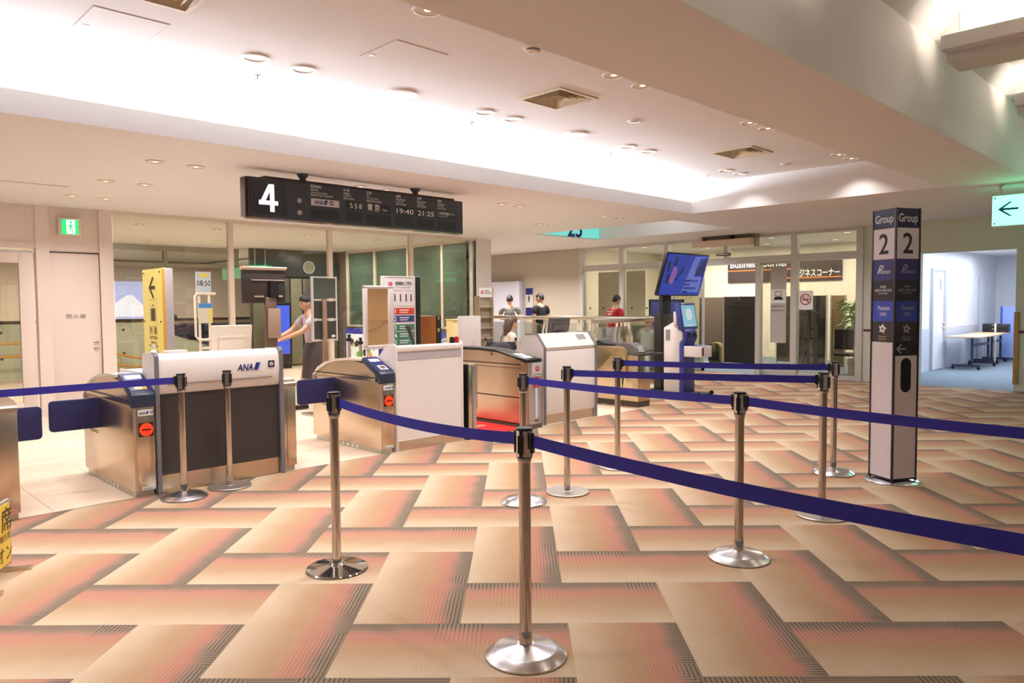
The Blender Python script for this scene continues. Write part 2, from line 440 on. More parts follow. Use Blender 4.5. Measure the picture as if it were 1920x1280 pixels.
for i in range(20):
    for j in range(3):
        x = -2.5 + i * .55; y = 6.12 + j * .547
        if x > 8.5: continue
        if tile_me is None:
            o = build('floor_tile', MB().box(.0015, .0015, -.006, .5485, .5455, 0), stone, floor_lane, bevel=.001, seg=1); tile_me = o.data
        else:
            o = bpy.data.objects.new('floor_tile', tile_me); COL.objects.link(o); o.parent = floor_lane
        o.location = (x, y, 0)
struct('floor', MB().box(-7, 7.76, -.12, 11.3, 9.3, 0).box(8.55, 7.16, -.12, 11.3, 7.76, 0).box(-7, 9.3, -.12, 14.25, 26, 0), boards)
struct('floor', MB().box(11.3, 6.12, -.12, 14.25, 9.3, -.006).box(8.55, 6.12, -.12, 11.3, 7.16, -.006), carpet_base)
struct('floor', MB().box(14.25, -7, -.12, 24, 12, 0).box(14.2, -7, -.006, 14.25, 9.3, 0), grey_carpet)
struct('trim_1', MB().box(-2.5, 6.105, -.001, 8.55, 6.13, .003), mat('pale_metal_edge', (225, 215, 200), .4, .6))

# ------------------------------------------------------------------ ceiling
LZ, UZ = 2.86, 3.3
c = MB()
c.box(-7, 6.3, LZ, 10.1, 11.62, LZ + .05)                  # over the gates
c.box(-7, 11.62, LZ, 10.1, 18, LZ + .05)                   # beyond the glass
c.box(10.1, -7, LZ, 14.25, 7.0, LZ + .05).box(10.1, 7.0, LZ, 10.7, 26, LZ + .05).box(10.7, 10.25, LZ, 14.25, 26, LZ + .05).box(12.7, 7.0, LZ, 14.25, 10.25, LZ + .05)
struct('ceiling', c, paint_ceiling)
VENTS = [(4.74, 4.22, 5.25, 4.73), (8.12, 4.26, 8.66, 4.8), (1.36, 4.23, 1.87, 4.74)]
def slab(x0, y0, x1, y1, z0, z1, holes):
    xs = sorted({x0, x1} | {h[0] + .02 for h in holes} | {h[2] - .02 for h in holes}); ys = sorted({y0, y1} | {h[1] + .02 for h in holes} | {h[3] - .02 for h in holes})
    m = MB()
    for a, b in zip(xs, xs[1:]):
        for c_, d_ in zip(ys, ys[1:]):
            if not any(h[0] < (a + b) / 2 < h[2] and h[1] < (c_ + d_) / 2 < h[3] for h in holes): m.box(a, c_, z0, b, d_, z1)
    return m
struct('ceiling', slab(-7, 2.81, 10.1, 6.9, UZ, UZ + .05, VENTS), paint_ceiling, smooth=0)
struct('trim_2', MB().box(-7, 6.3, LZ + .05, 10.1, 6.33, 3.035), paint)                      # lip of the light cove
struct('wall_cove', MB().box(-7, 6.9, LZ + .05, 10.1, 6.94, UZ + .05), paint)
struct('wall_cove', MB().box(10.1, 1.93, LZ + .05, 10.14, 6.94, UZ + .4), paint)
struct('ceiling', MB().box(-7, 1.93, LZ, 10.1, 2.81, LZ + .05).box(-7, 2.77, LZ + .05, 10.1, 2.81, UZ + .05).box(-7, 1.93, LZ + .05, 10.1, 1.97, 3.55).box(-7, 1.93, 3.55, 10.1, 2.4, 3.6), paint_ceiling)   # boxed beam
# shed ceiling beyond the beam, one sloped bay per trough
shed = MB()
for k in range(-4, 4):
    x0 = 6.67 + 2.27 * (k - 1); x1 = x0 + 2.27
    for q in range(12):
        xa, xb = x0 + 2.27 * q / 12, x0 + 2.27 * (q + 1) / 12; za, zb = 3.55 + .19 * q / 12, 3.55 + .19 * (q + 1) / 12
        shed.add([(xa, 1.93, 3.55), (xb, 1.93, 3.55), (xb, 1.75, zb), (xa, 1.75, za), (xa, 1.93, 3.6), (xb, 1.93, 3.6), (xb, 1.75, zb + .05), (xa, 1.75, za + .05)], [(0, 1, 2, 3), (7, 6, 5, 4)])
    shed.add([(x0, 1.75, 3.55), (x1, 1.75, 3.74), (x1, -5, 4.02), (x0, -5, 3.84), (x0, 1.75, 3.6), (x1, 1.75, 3.79), (x1, -5, 4.07), (x0, -5, 3.9)],
             [(0, 1, 2, 3), (7, 6, 5, 4), (0, 4, 5, 1), (1, 5, 6, 2), (2, 6, 7, 3), (3, 7, 4, 0)])
struct('ceiling', shed, paint_ceiling, smooth=0)
rs = MB()
for k in range(-4, 4):
    x1 = 6.67 + 2.27 * k
    rs.box(x1 - .02, -5, 3.38, x1 + .03, 1.75, 4.05).prism([(1.93, 3.552), (1.752, 3.75), (1.752, 3.552)], 'x', x1 - .015, x1 + .035)
struct('ceiling', rs, paint)
for k in range(-3, 3):
    x = 6.19 + 2.27 * k
    t = MB().box(x, -5, 3.33, x + .1, 1.75, 3.43).box(x + .1, -5, 3.33, x + .14, 1.75, 3.37).box(x + .13, -5, 3.275, x + .5, 1.75, 3.335)
    struct('trim_3', t, paint_ceiling)
# atrium opening with the teal gate number board
struct('wall_atrium', MB().box(12.7, 7.0, LZ + .05, 12.74, 10.29, 3.8).box(10.7, 6.96, LZ + .05, 12.74, 7.0, 3.8).box(10.66, 6.96, LZ + .05, 10.7, 10.29, 3.8).box(10.66, 6.96, 3.8, 12.74, 10.29, 3.84), paint)
area('atrium_light', (11.7, 8.2, 3.7), (math.radians(25), 0, 0), 1.4, 1.0, 20, COLD)
gb = thing('gate_number_board', 'teal lit board with the digits 25 inside the ceiling opening', 'sign', (11.7, 10.25, LZ + .05))
build('panel', MB().box(10.71, 10.2, LZ + .03, 12.69, 10.25, 3.45), mat('teal_lit_panel', (120, 214, 206), .4, emit=(110, 225, 215), estr=.75), gb)
text('25', (11.9, 10.198, 2.885), .5, ana_blue, gb, align='CENTER', bold=.02)

# ------------------------------------------------------------------ wall with glazing behind the gates, y = 11.62
Y = 11.62
struct('wall_left', MB().box(-7, Y, 2.28, 2.46, Y + .12, LZ).box(2.46, Y - .02, 0, 2.62, Y + .12, LZ).box(2.62, Y + .03, 2.25, 3.27, Y + .12, LZ).box(3.24, Y - .02, 0, 3.41, Y + .12, LZ), paint_panel)
struct('trim_4', MB().box(1.2, Y - .006, 2.34, 2.36, Y, 2.36).box(2.36, Y - .007, 2.34, 2.38, Y, 2.84).box(1.2, Y - .006, 2.82, 2.36, Y, 2.84), paint_panel)
# fire door
d = struct('door_1', MB().box(2.625, Y + .03, .01, 3.235, Y + .08, 2.235), paint_panel, bevel=.003)
text('防火扉', (2.925, Y + .029, 1.335), .068, ink, d, align='CENTER', width=.24)
for z in (.985, .90):
    k = MB().lathe([(.0, 0), (.032, 0), (.034, .008), (.02, .012), (.018, .02), (0, .022)], n=16)
    k.xf(Matrix.Translation((3.165, Y + .03, z)) @ Matrix.Rotation(PI / 2, 4, 'X'))
    build('door_lock', k, steel, d)
struct('trim_5', MB().box(2.62, Y + .02, 2.235, 3.24, Y + .03, 2.25).box(3.236, Y + .02, 0, 3.243, Y + .03, 2.25), mat('door_shadow_gap', (70, 54, 46), .7))
# glazed double door at the far left
for i, (a, b) in enumerate(((.86, 1.63), (1.66, 2.43))):
    gd = struct('door_%d' % (i + 2), MB().box(a, Y, 0, a + .17, Y + .05, 2.22).box(b - .17, Y, 0, b, Y + .05, 2.22).box(a + .17, Y, 2.08, b - .17, Y + .05, 2.22).box(a + .17, Y, 0, b - .17, Y + .05, .22), paint_panel, bevel=.002)
    build('door_pane', MB().box(a + .17, Y + .02, .22, b - .17, Y + .028, 2.08), glass_clear, gd)
    build('door_pull', MB().tube([(a + .1, Y, .95), (a + .1, Y - .05, .95), (a + .1, Y - .05, 1.25), (a + .1, Y, 1.25)], .012), steel, gd)
struct('wall_left', MB().box(-7, Y, 0, .84, Y + .12, 2.28), paint_panel)
struct('trim_6', MB().box(.84, Y + .01, 2.225, 2.455, Y + .06, 2.25), alu)
# glass wall
MX = [3.41, 5.14, 6.93, 8.70, 10.36]
struct('trim_7', MB().box(3.41, Y - .02, 2.81, 10.36, Y + .06, LZ).box(3.41, Y - .02, 0, 10.36, Y + .06, .08), frame_white)
for i in range(4):
    w = struct('window_%d' % (i + 1), MB().box(MX[i] + .02, Y + .015, .08, MX[i + 1] - .02, Y + .03, 2.81), glass_clear)
    if i: build('mullion', MB().box(MX[i] - .04, Y - .03, 0, MX[i] + .04, Y + .05, 2.83), frame_white, w, bevel=.003)
struct('wall_pier', MB().box(10.36, Y - .06, 0, 10.76, Y + .2, LZ), paint)
struct('trim_8', MB().box(10.345, Y - .02, 0, 10.362, Y + .06, LZ), mat('dark_edge', (46, 44, 42), .5))
# ------------------------------------------------------------------ corridor side wall with the green information glass, x = 10.3
GX = 10.3
struct('wall_information', MB().box(GX, 11.82, 0, GX + .12, 16.42, .96).box(GX, 16.42, 0, GX + .12, 19, LZ).box(GX + .3, 11.82, 0, GX + .36, 16.6, LZ), mat('dado_brown', (120, 106, 92), .5))
struct('trim_9', MB().box(GX - .02, 11.82, .95, GX + .06, 16.45, 1.0).box(GX - .02, 11.82, 2.79, GX + .06, 16.45, LZ), frame_white)
gm = [16.42, 15.2, 13.86, 12.62, 11.82]
for i in range(4):
    w = struct('window_%d' % (i + 5), MB().box(GX + .01, gm[i + 1] + .03, 1.0, GX + .025, gm[i] - .03, 2.79), glass_green)
    build('mullion', MB().box(GX - .03, gm[i] - .035, .96, GX + .06, gm[i] + .035, 2.83), frame_white, w)
film_ink = mat('film_print', (66, 84, 72), .6)
w = bpy.data.objects['window_5']
text('LOCAL', (GX + .008, 16.3, 1.93), .46, film_ink, w, '-x', bold=-.005, width=1.0)
text('INFORMATION', (GX + .008, 16.3, 1.62), .3, film_ink, w, '-x', bold=-.005, width=1.02)
text('ゆっくり道南', (GX + .008, 16.3, 1.33), .26, film_ink, w, '-x', width=1.0)
w = bpy.data.objects['window_7']
text('LOCAL', (GX + .008, 13.72, 1.95), .46, film_ink, w, '-x', bold=-.005, width=1.0)
text('INFORMATION', (GX + .008, 13.78, 1.72), .27, film_ink, w, '-x', bold=-.005, width=1.1)
text('ゆっくり道南', (GX + .008, 13.78, 1.44), .24, film_ink, w, '-x', width=1.05)
def ring_strip(mb, cy, cz, r, a0, a1, wd=.012, n=14):
    for k in range(n):
        a = math.radians(a0 + (a1 - a0) * k / n); b = math.radians(a0 + (a1 - a0) * (k + 1) / n)
        mb.poly([(GX + .006, cy + r * math.cos(a), cz + r * math.sin(a)), (GX + .006, cy + r * math.cos(b), cz + r * math.sin(b)),
                 (GX + .006, cy + (r - wd) * math.cos(b), cz + (r - wd) * math.sin(b)), (GX + .006, cy + (r - wd) * math.cos(a), cz + (r - wd) * math.sin(a))])
for wn, c0 in (('window_7', 12.9), ('window_8', 11.95), ('window_5', 15.5)):
    mb = MB()
    for row in range(2):
        for q in range(4 if row == 0 else 3):
            cy, cz = c0 + q * .2 + row * .1, 1.12 + row * .1
            if wn == 'window_8' and q > 2: continue
            for r in (.14, .105, .07, .035): ring_strip(mb, cy, cz, r, 20 if row == 0 else 0, 160 if row == 0 else 180)
    build('wave_print', mb, film_ink, bpy.data.objects[wn], clean=False)
mb = MB()
for a in range(15, 166, 10):     # sun rays and map outline on the nearest pane
    p = Vector((0, math.cos(math.radians(a)), math.sin(math.radians(a)))); q = p.cross(Vector((1, 0, 0))) * .008
    o_ = Vector((GX + .006, 12.05, 2.2)); mb.poly([o_ + p * .14 - q, o_ + p * .34 - q, o_ + p * .34 + q, o_ + p * .14 + q])
ring_strip(mb, 12.05, 2.2, .12, 0, 180)
prev = None
for k in range(30):
    a = 2 * PI * k / 29; r = .3 + .05 * math.sin(5 * a) + .03 * math.sin(11 * a); p = Vector((GX + .006, 12.2 + r * .85 * math.cos(a), 1.66 + r * math.sin(a)))
    if prev is not None:
        n_ = (p - prev).cross(Vector((1, 0, 0))).normalized() * .006; mb.poly([prev - n_, p - n_, p + n_, prev + n_])
    prev = p
build('map_print', mb, film_ink, bpy.data.objects['window_8'], clean=False)
# ------------------------------------------------------------------ hall beyond the glass (seen through window_1..3)
hall_wall = mat('hall_wall', (186, 172, 156), .8, grain=.05, gscale=2)
struct('wall_hall', MB().box(-7, 25, 0, 14, 25.1, 3.4), hall_wall)
struct('ceiling', MB().box(-7, 18, 2.95, 14, 25, 3.0), paint_ceiling)
fr_grey = mat('grey_frame', (170, 166, 154), .45)
pt = MB().box(-2, 17.4, 2.74, 7.9, 17.5, LZ).box(-2, 17.4, 2.40, 7.9, 17.5, 2.47)
w = struct('window_9', pt, fr_grey)
for x in (1.2, 2.9, 4.6, 6.2, 7.85):
    build('mullion', MB().box(x - .04, 17.394, 2.1 if x in (4.6, 6.2) else 2.44, x + .04, 17.506, 2.78), fr_grey, w)
for a, b in ((-2, 1.16), (1.24, 2.86), (2.94, 4.56), (4.64, 6.16), (6.24, 7.8)):
    build('pane', MB().box(a, 17.44, 2.47, b, 17.45, 2.74), glass_clear, w)
# stair balustrade: pale green solid panel, dark rail, glazed where the stair drops
gpanel = mat('pale_green_panel', (206, 216, 196), .45, grain=.02, gscale=3)
bal = thing('stair_balustrade', 'pale green stair balustrade with a dark top rail beyond the glass wall', 'balustrade', (3, 18, 0))
build('solid_panel', MB().prism([(-3, 0.01), (8.8, 0.01), (7.3, .55), (6.1, .98), (5.95, 1.14), (-3, 1.14)], 'y', 18, 18.06), gpanel, bal)
build('top_rail', MB().box(-3, 17.98, 1.15, 8.9, 18.08, 1.22), mat('rail_dark', (70, 58, 50), .5), bal)
for k in range(7):
    for z in (.98, .45): build('fixing', MB().cyl((-.3 + 1.15 * k, 17.995, z), (-.3 + 1.15 * k, 18.0, z), .03), black, bal)
build('glass_panel', MB().prism([(6.12, 1.0), (8.75, .06), (8.75, 1.14), (5.97, 1.14)], 'y', 18.02, 18.04), glass_clear, bal)
wood = mat('yellow_wood_rail', (216, 160, 74), .45, grain=.08, gscale=20)
hr = thing('ramp_handrail', 'yellow wooden double handrail along the ramp beyond the glazed door', 'handrail', (2, 17.7, 0))
for z in (.77, .51):
    build('rail', MB().tube([(-1, 17.7, z), (3.62, 17.7, z)], .03), wood, hr)
for x in (-.5, 1.2, 2.6, 3.55):
    build('bracket', MB().box(x - .012, 17.7, .36, x + .012, 17.99, .39).box(x - .012, 17.69, 0, x + .012, 17.71, .8), steel, hr)
hr = thing('stair_handrail', 'yellow handrail sloping down the stair behind the arrivals sign', 'handrail', (5.6, 17.7, 0))
for z in (.45, .22):
    build('rail', MB().tube([(4.6, 17.7, z + .3), (5.24, 17.7, z), (6.2, 17.7, z - .22 if z > .3 else .06)], .03), wood, hr)
for x, z in ((4.75, .62), (5.3, .38)):
    build('bracket', MB().box(x - .012, 17.71, 0, x + .012, 17.73, z).box(x - .012, 17.7, z - .02, x + .012, 17.99, z), steel, hr)
scr = thing('hall_screen', 'pale blue lit screen with a snowy mountain picture in the far hall', 'screen', (7.6, 24.5, 0))
sy = 24.5
build('panel', MB().box(6.6, sy, 1.1, 8.6, sy + .06, 2.28), mat('screen_blue', (166, 176, 224), .4, emit=(160, 172, 225), estr=.8), scr)
build('mountain_picture', MB().add([(6.7, sy - .004, 1.2), (8.5, sy - .004, 1.2), (8.1, sy - .004, 1.45), (7.72, sy - .004, 1.86), (7.55, sy - .004, 1.86), (7.2, sy - .004, 1.6)], [(0, 1, 2, 3, 4, 5)]), mat('screen_pale', (214, 218, 240), .4, emit=(215, 220, 240), estr=.8), scr)
build('stand', MB().box(7.5, sy + .01, 0, 7.7, sy + .05, 1.1), black, scr)
# benches with people waiting in the far hall
bench_c = mat('bench_vinyl', (52, 54, 92), .5)
bn = thing('waiting_bench', 'dark waiting bench in the far hall seen through the glass wall', 'bench', (6.0, 22.0, 0), local=True, group='benches in the far hall')
build('seat', MB().box(-1.4, -.25, .32, 1.4, .25, .385), bench_c, bn, bevel=.02)
build('backrest', MB().box(-1.4, .2, .5, 1.4, .28, .98), bench_c, bn, bevel=.02)
for x in (-1.2, 1.2): build('leg', MB().box(x - .03, -.22, 0, x + .03, .25, .32), steel, bn)
dup(bn, (9.2, 22.0, 0), 0, 'dark waiting bench in the far hall, right of the yellow sign'); dup(bn, (8.4, 23.2, 0), 0, 'dark waiting bench in the far hall, in the row behind'); bn['label'] = 'dark waiting bench in the far hall, left of the yellow sign'
# dark lift lobby beyond window_2 and window_3
dk = mat('lobby_panel', (84, 84, 74), .3, grain=.06, gscale=3)
dk2 = mat('lobby_panel_light', (126, 122, 104), .35, grain=.05, gscale=3)
lob = struct('wall_lobby', MB().box(7.95, 16.9, 0, 10.28, 17.0, LZ), dk)
for i, x in enumerate((7.97, 8.3, 8.62, 8.95, 9.28, 9.6, 9.92)):
    build('wall_board', MB().box(x, 16.86, .05, x + .3, 16.9, 2.16), dk2 if i % 3 == 0 else dk, lob, bevel=.004)
build('lobby_header', MB().box(7.95, 16.8, 2.2, 10.28, 16.86, 2.56), mat('lobby_dark', (56, 58, 62), .3), lob)
gs = thing('green_exit_board', 'small green lit board under the ceiling of the far lobby', 'sign', (8.2, 16.6, 2.3), group='green boards in the far lobby')
build('panel', MB().box(7.75, 16.55, 2.3, 8.3, 16.6, 2.44), mat('green_lit', (60, 190, 150), .4, emit=(50, 190, 140), estr=.9), gs)
build('hanger', MB().box(7.9, 16.57, 2.44, 7.92, 16.59, LZ).box(8.15, 16.57, 2.44, 8.17, 16.59, LZ), steel, gs)
lm = thing('lobby_clock', 'round pale dial on the dark wall header beyond the glass', 'clock', (9.3, 16.78, 2.42))
build('dial', MB().cyl((9.42, 16.79, 2.44), (9.42, 16.8, 2.44), .14, 20), dk2, lm)
build('rim', MB().cyl((9.42, 16.791, 2.44), (9.42, 16.8, 2.44), .16, 20), mat('dial_rim', (180, 180, 170), .4), lm)
ad = thing('tall_blue_display', 'tall blue lit display between the dark lobby panels', 'display', (8.4, 16.3, 0))
build('case', MB().box(8.15, 16.28, .0, 8.62, 16.4, 1.56), black, ad)
blue_lit = mat('blue_lit_screen', (60, 84, 220), .3, emit=(70, 100, 235), estr=1.0)
build('screen', MB().box(8.18, 16.27, .35, 8.59, 16.28, 1.5), blue_lit, ad)

def signage(x, y, name, label, w, z0, z1):
    """floor standing picture display that looks to -x"""
    t = thing(name, label, 'display', (x, y, 0))
    build('case', MB().box(x, y - w / 2, 0, x + .08, y + w / 2, z1), mat('display_blue_case', (52, 62, 170), .4, emit=(50, 60, 190), estr=.25), t)
    build('screen', MB().box(x - .006, y - w / 2 + .05, z0, x, y + w / 2 - .05, z1 - .14), mat('display_white', (235, 240, 245), .3, emit=(235, 240, 250), estr=.8), t)
    return t
t = signage(10.12, 15.55, 'picture_display', 'blue framed lit display of green plants and food below the green glass', 1.5, .05, .92)
g1 = mat('leaf_picture', (110, 190, 70), .4, emit=(110, 190, 70), estr=.5); y1 = mat('amber_picture', (225, 165, 60), .4, emit=(225, 165, 60), estr=.5); k1 = mat('dark_picture', (40, 40, 52), .4)
r3 = random.Random(3)
for mm, n in ((g1, 7), (y1, 5), (k1, 5)):
    mb = MB()
    for q in range(n):
        cy, cz, rr = 15.55 + r3.uniform(-.6, .6), r3.uniform(.12, .6), r3.uniform(.05, .14)
        mb.poly([(10.11 - .002 * q - .001 * n, cy + rr * math.cos(a) * r3.uniform(.6, 1.1), cz + rr * math.sin(a) * r3.uniform(.6, 1.1)) for a in [2 * PI * k / 9 for k in range(9)]])
    build('picture_shape', mb, mm, t, clean=False)
t = signage(10.12, 12.45, 'picture_display', 'small blue lit display with ring emblem below the wave print', .75, .3, .9)
for r in (.16, .1):
    pts = [(10.108, 12.35 + r * math.cos(2 * PI * k / 16), .62 + r * math.sin(2 * PI * k / 16)) for k in range(17)]
    build('ring_emblem', MB().tube(pts, .012, 5), ana_light, t)
# ------------------------------------------------------------------ wall with toilets far behind the railing, x = 14.3
TX = 14.3
struct('wall_toilet', MB().box(TX, 12.05, 0, TX + .1, 26, LZ), mat('toilet_wall', (196, 186, 168), .7, grain=.02, gscale=3))
struct('wall_pale', MB().box(TX - .2, 14.06, 0, TX, 15.5, 2.1), mat('pale_lilac_panel', (208, 206, 216), .5), bevel=.01)
struct('baseboard_toilet', MB().box(TX - .02, 12.05, .62, TX, 13.9, .68), mat('dark_rail', (84, 66, 54), .5))
ts = thing('toilet_sign', 'toilet wall sign with two navy squares and a black figure pictogram', 'sign', (TX - .03, 13.85, 1.5))
build('plate', MB().box(TX - .03, 13.71, 1.1, TX, 13.99, 1.92), mat('sign_plate', (206, 202, 190), .5), ts)
for z in (1.74, 1.17): build('blue_square', MB().box(TX - .036, 13.72, z, TX - .03, 13.98, z + .17 if z > 1.5 else z + .22), ana_blue, ts)
m_ = MB().ball((TX - .034, 13.86, 1.70), .004, .018, .018)
m_.box(TX - .036, 13.835, 1.6, TX - .03, 13.885, 1.68).box(TX - .036, 13.845, 1.54, TX - .03, 13.858, 1.6).box(TX - .036, 13.862, 1.54, TX - .03, 13.875, 1.6)
build('pictogram', m_, ink, ts)
# ------------------------------------------------------------------ business corner, glazed front x = 14.25
BX = 14.25
def bpost(y, w=.1, z0=0, z1=LZ - .002, d=.1): return MB().box(BX - .036, y - w / 2, z0, BX + d, y + w / 2, z1)
bf = struct('window_10', MB().box(BX - .03, 5.27, 2.28, BX + .1, 12.02, 2.42).box(BX - .03, 5.27, 2.8, BX + .1, 12.02, LZ), alu)
for y in (12.0, 10.76, 9.51, 6.55, 5.3):
    build('mullion', bpost(y, .12), alu, bf)
for y, z0, z1 in ((8.03, 2.42, 2.8), (7.3, 0, 2.28)):
    build('mullion', bpost(y, .09, z0, z1), alu, bf)
yy = [12.0, 10.76, 9.51, 8.03, 6.55, 5.3]
for a, b in zip(yy, yy[1:]):
    build('pane', MB().box(BX + .03, b + .05, 2.42, BX + .04, a - .05, 2.8), glass_door, bf)
for a, b in ((12.0, 10.76), (10.76, 9.51), (6.55, 5.3)):
    build('pane', MB().box(BX + .03, b + .06, .08, BX + .04, a - .06, 2.28), glass_door, bf)
    build('bottom_rail', MB().box(BX, b + .06, 0, BX + .08, a - .06, .08), alu, bf)
for k, (a, b, x) in enumerate(((9.45, 8.62, BX + .09), (7.42, 6.62, BX + .09), (9.42, 8.58, BX + .02))):
    dr = struct('door_%d' % (k + 4), MB().box(x, a - .07, .01, x + .04, a, 2.27).box(x, b, .01, x + .04, b + .05, 2.27).box(x, b, .01, x + .04, a, .1).box(x, b, 2.25, x + .04, a, 2.28), alu)
    build('door_pane', MB().box(x + .015, b + .05, .1, x + .022, a - .07, 2.25), glass_door, dr)
    build('door_handle', MB().box(x - .02, a - .06, .95, x, a - .03, 1.35), black, dr)
    if k == 1: leaf = dr
vinyl = mat('grey_door_film', (190, 184, 182), .5)
build('door_film', MB().box(BX + .08, 6.75, .66, BX + .086, 7.08, 2.2), vinyl, leaf)
build('door_film', MB().box(BX + .074, 6.76, 1.46, BX + .08, 7.07, 1.74), white_print, leaf)
m_ = MB().add([(BX + .07, 6.98, 1.60), (BX + .07, 6.84, 1.60), (BX + .07, 6.84, 1.70), (BX + .07, 6.98, 1.70), (BX + .069, 6.97, 1.61), (BX + .069, 6.85, 1.61), (BX + .069, 6.85, 1.69), (BX + .069, 6.97, 1.69)],
              [(0, 1, 5, 4), (1, 2, 6, 5), (2, 3, 7, 6), (3, 0, 4, 7)]).poly([(BX + .07, 7.02, 1.53), (BX + .07, 6.8, 1.53), (BX + .07, 6.85, 1.59), (BX + .07, 6.97, 1.59)])
build('laptop_icon', m_, ink, leaf, clean=False)
text('ビジネスコーナー', (BX + .072, 7.06, 1.38), .05, ink, leaf, '-x', bold=.015, width=.28)
text('Business Corner', (BX + .072, 7.05, 1.30), .04, ink, leaf, '-x', width=.26)
# no smoking sheet on the pane
ns = tag(build('no_smoking_sign', MB().box(BX + .012, 6.18, 1.33, BX + .02, 6.47, 1.70), white_print), 'white no smoking sheet taped to the glazed front', 'sign')
ring = MB().tube([(BX + .008, 6.325 + .1 * math.cos(2 * PI * k / 20), 1.53 + .1 * math.sin(2 * PI * k / 20)) for k in range(21)], .009, 6).tube([(BX + .008, 6.395, 1.6), (BX + .008, 6.255, 1.46)], .009, 6)
build('prohibition_ring', ring, red, ns)
build('cigarette', MB().box(BX + .006, 6.26, 1.515, BX + .012, 6.39, 1.535).tube([(BX + .009, 6.27, 1.545), (BX + .009, 6.29, 1.57), (BX + .009, 6.27, 1.59)], .004, 5), ink, ns)
# collision dots on the glass, and the fire shutter door close behind it
for k in range(9):
    y = 11.75 - .42 * k
    if y > 8.6: build('glass_dot', MB().cyl((BX + .028, y, 1.37), (BX + .022, y, 1.37), .022, 10), black, bf)
fd = struct('door_9', MB().box(15.4, 10.9, .01, 15.45, 12.4, 2.3), mat('cream_wall', (230, 222, 206), .7, grain=.015, gscale=3))
build('door_joint', MB().box(15.395, 11.62, .01, 15.4, 11.63, 2.3), mat('door_shadow_gap', (70, 54, 46)), fd)
text('防火扉', (15.394, 11.9, 1.62), .1, ink, fd, '-x', width=.26)
# room
struct('wall_business', MB().box(19, 5.2, 0, 19.1, 13.0, 3.0).box(BX + .1, 5.1, 0, 19, 5.2, 3.0).box(BX + .1, 13.0, 0, 19, 13.1, 3.0), mat('cream_wall', (236, 222, 196), .7, grain=.015, gscale=3))
struct('ceiling', MB().box(BX + .1, 5.2, 2.96, 19, 13, 3.0), paint_ceiling)
for i, (x, y) in enumerate(((16.2, 6.3), (16.2, 8.0), (16.2, 9.7), (16.2, 11.5), (17.8, 7.2), (17.8, 8.9), (17.8, 10.6))):
    area('business_light', (x, y, 2.93), (0, 0, 0), .14, .14, P_BIZ, (1, .90, .78), 'DISK')
    cl = tag(build('ceiling_downlight', MB().lathe([(.105, 0), (.105, -.012), (.085, -.012), (.08, .0)], (x, y, 2.957), 20), frame_white), 'round ceiling downlight inside the business corner, %s row, %s from the right' % (('front', 'rear')[i > 3], ('first', 'second', 'third', 'fourth')[i if i < 4 else i - 4]), 'light', 'downlights in the business corner')
    build('lens', MB().cyl((x, y, 2.951), (x, y, 2.955), .085, 20), mat('lit_lens', (255, 250, 240), .4, emit=(255, 246, 230), estr=3), cl)
bs = thing('business_sign', 'dark brown business corner board with white lettering and orange lines', 'sign', (18.97, 9.0, 2.0))
build('board', MB().box(18.95, 7.49, 2.03, 19, 10.63, 2.72), mat('brown_board', (62, 50, 46), .5), bs)
text('Business Corner', (18.944, 10.55, 2.44), .25, white_print, bs, '-x', bold=.02, width=1.68)
text('ビジネスコーナー', (18.944, 8.71, 2.15), .22, white_print, bs, '-x', bold=.02, width=1.17)
orange = mat('orange_line', (226, 130, 50), .5)
build('line', MB().box(18.944, 8.75, 2.34, 18.95, 10.63, 2.37), orange, bs); build('line', MB().box(18.944, 7.49, 2.10, 18.95, 9.1, 2.13), orange, bs)
booth = mat('booth_panel', (58, 50, 44), .75, grain=.12, gscale=120)
booth2 = mat('booth_panel_brown', (96, 82, 68), .6, grain=.05, gscale=20)
def partition(x, y0, y1, label, m, h=1.62, group=None):
    t = thing('booth_partition', label, 'partition', (x, (y0 + y1) / 2, 0), group=group)
    build('panel', MB().box(x, y0 + .02, .05, x + .04, y1 - .02, h), m, t, bevel=.004)
    build('edge_post', MB().box(x - .01, y0, 0, x + .05, y0 + .025, h + .01), alu, t); build('edge_post', MB().box(x - .01, y1 - .025, 0, x + .05, y1, h + .01), alu, t)
    return t
partition(16.1, 8.17, 9.14, 'black fabric booth partition with a coat hanger on it', booth)
partition(17.4, 9.2, 10.6, 'grey brown booth partition left of the black hanger panel', booth2)
partition(17.2, 7.75, 8.35, 'dark booth partition seen behind the glass door leaf', booth)
partition(16.5, 6.83, 7.5, 'glossy dark booth partition behind the no smoking sheet', mat('glossy_dark', (40, 38, 38), .12))
partition(16.5, 6.42, 6.76, 'brown green sheened booth partition beside the pot plant', mat('sheen_brown', (140, 118, 88), .25))
hg = thing('coat_hanger', 'thin black coat hanger hooked over the black partition', 'hanger', (16.08, 8.7, 1.4))
build('frame', MB().tube([(16.08, 8.45, 1.36), (16.08, 8.72, 1.52), (16.08, 8.99, 1.36), (16.08, 8.45, 1.36)], .006, 5), black, hg)
build('hook', MB().tube([(16.08, 8.72, 1.52), (16.08, 8.72, 1.60), (16.08, 8.70, 1.635), (16.1, 8.70, 1.645), (16.15, 8.7, 1.63)], .006, 5), steel, hg)
def office_chair(loc, rz, label):
    t = thing('office_chair', label, 'chair', loc, rz, local=True)
    build('seat', MB().box(-.23, -.23, .42, .23, .23, .47), black_soft, t, bevel=.02)
    build('backrest', MB().box(-.22, .2, .55, .22, .24, .95), black_soft, t, bevel=.02)
    for sx in (-1, 1):
        build('leg', MB().tube([(sx * .21, .22, .95), (sx * .22, .24, .45), (sx * .23, .26, .011)], .011, 6), chrome, t)
        build('leg', MB().tube([(sx * .22, .2, .44), (sx * .22, -.2, .44), (sx * .23, -.24, .011)], .011, 6), chrome, t)
    return t
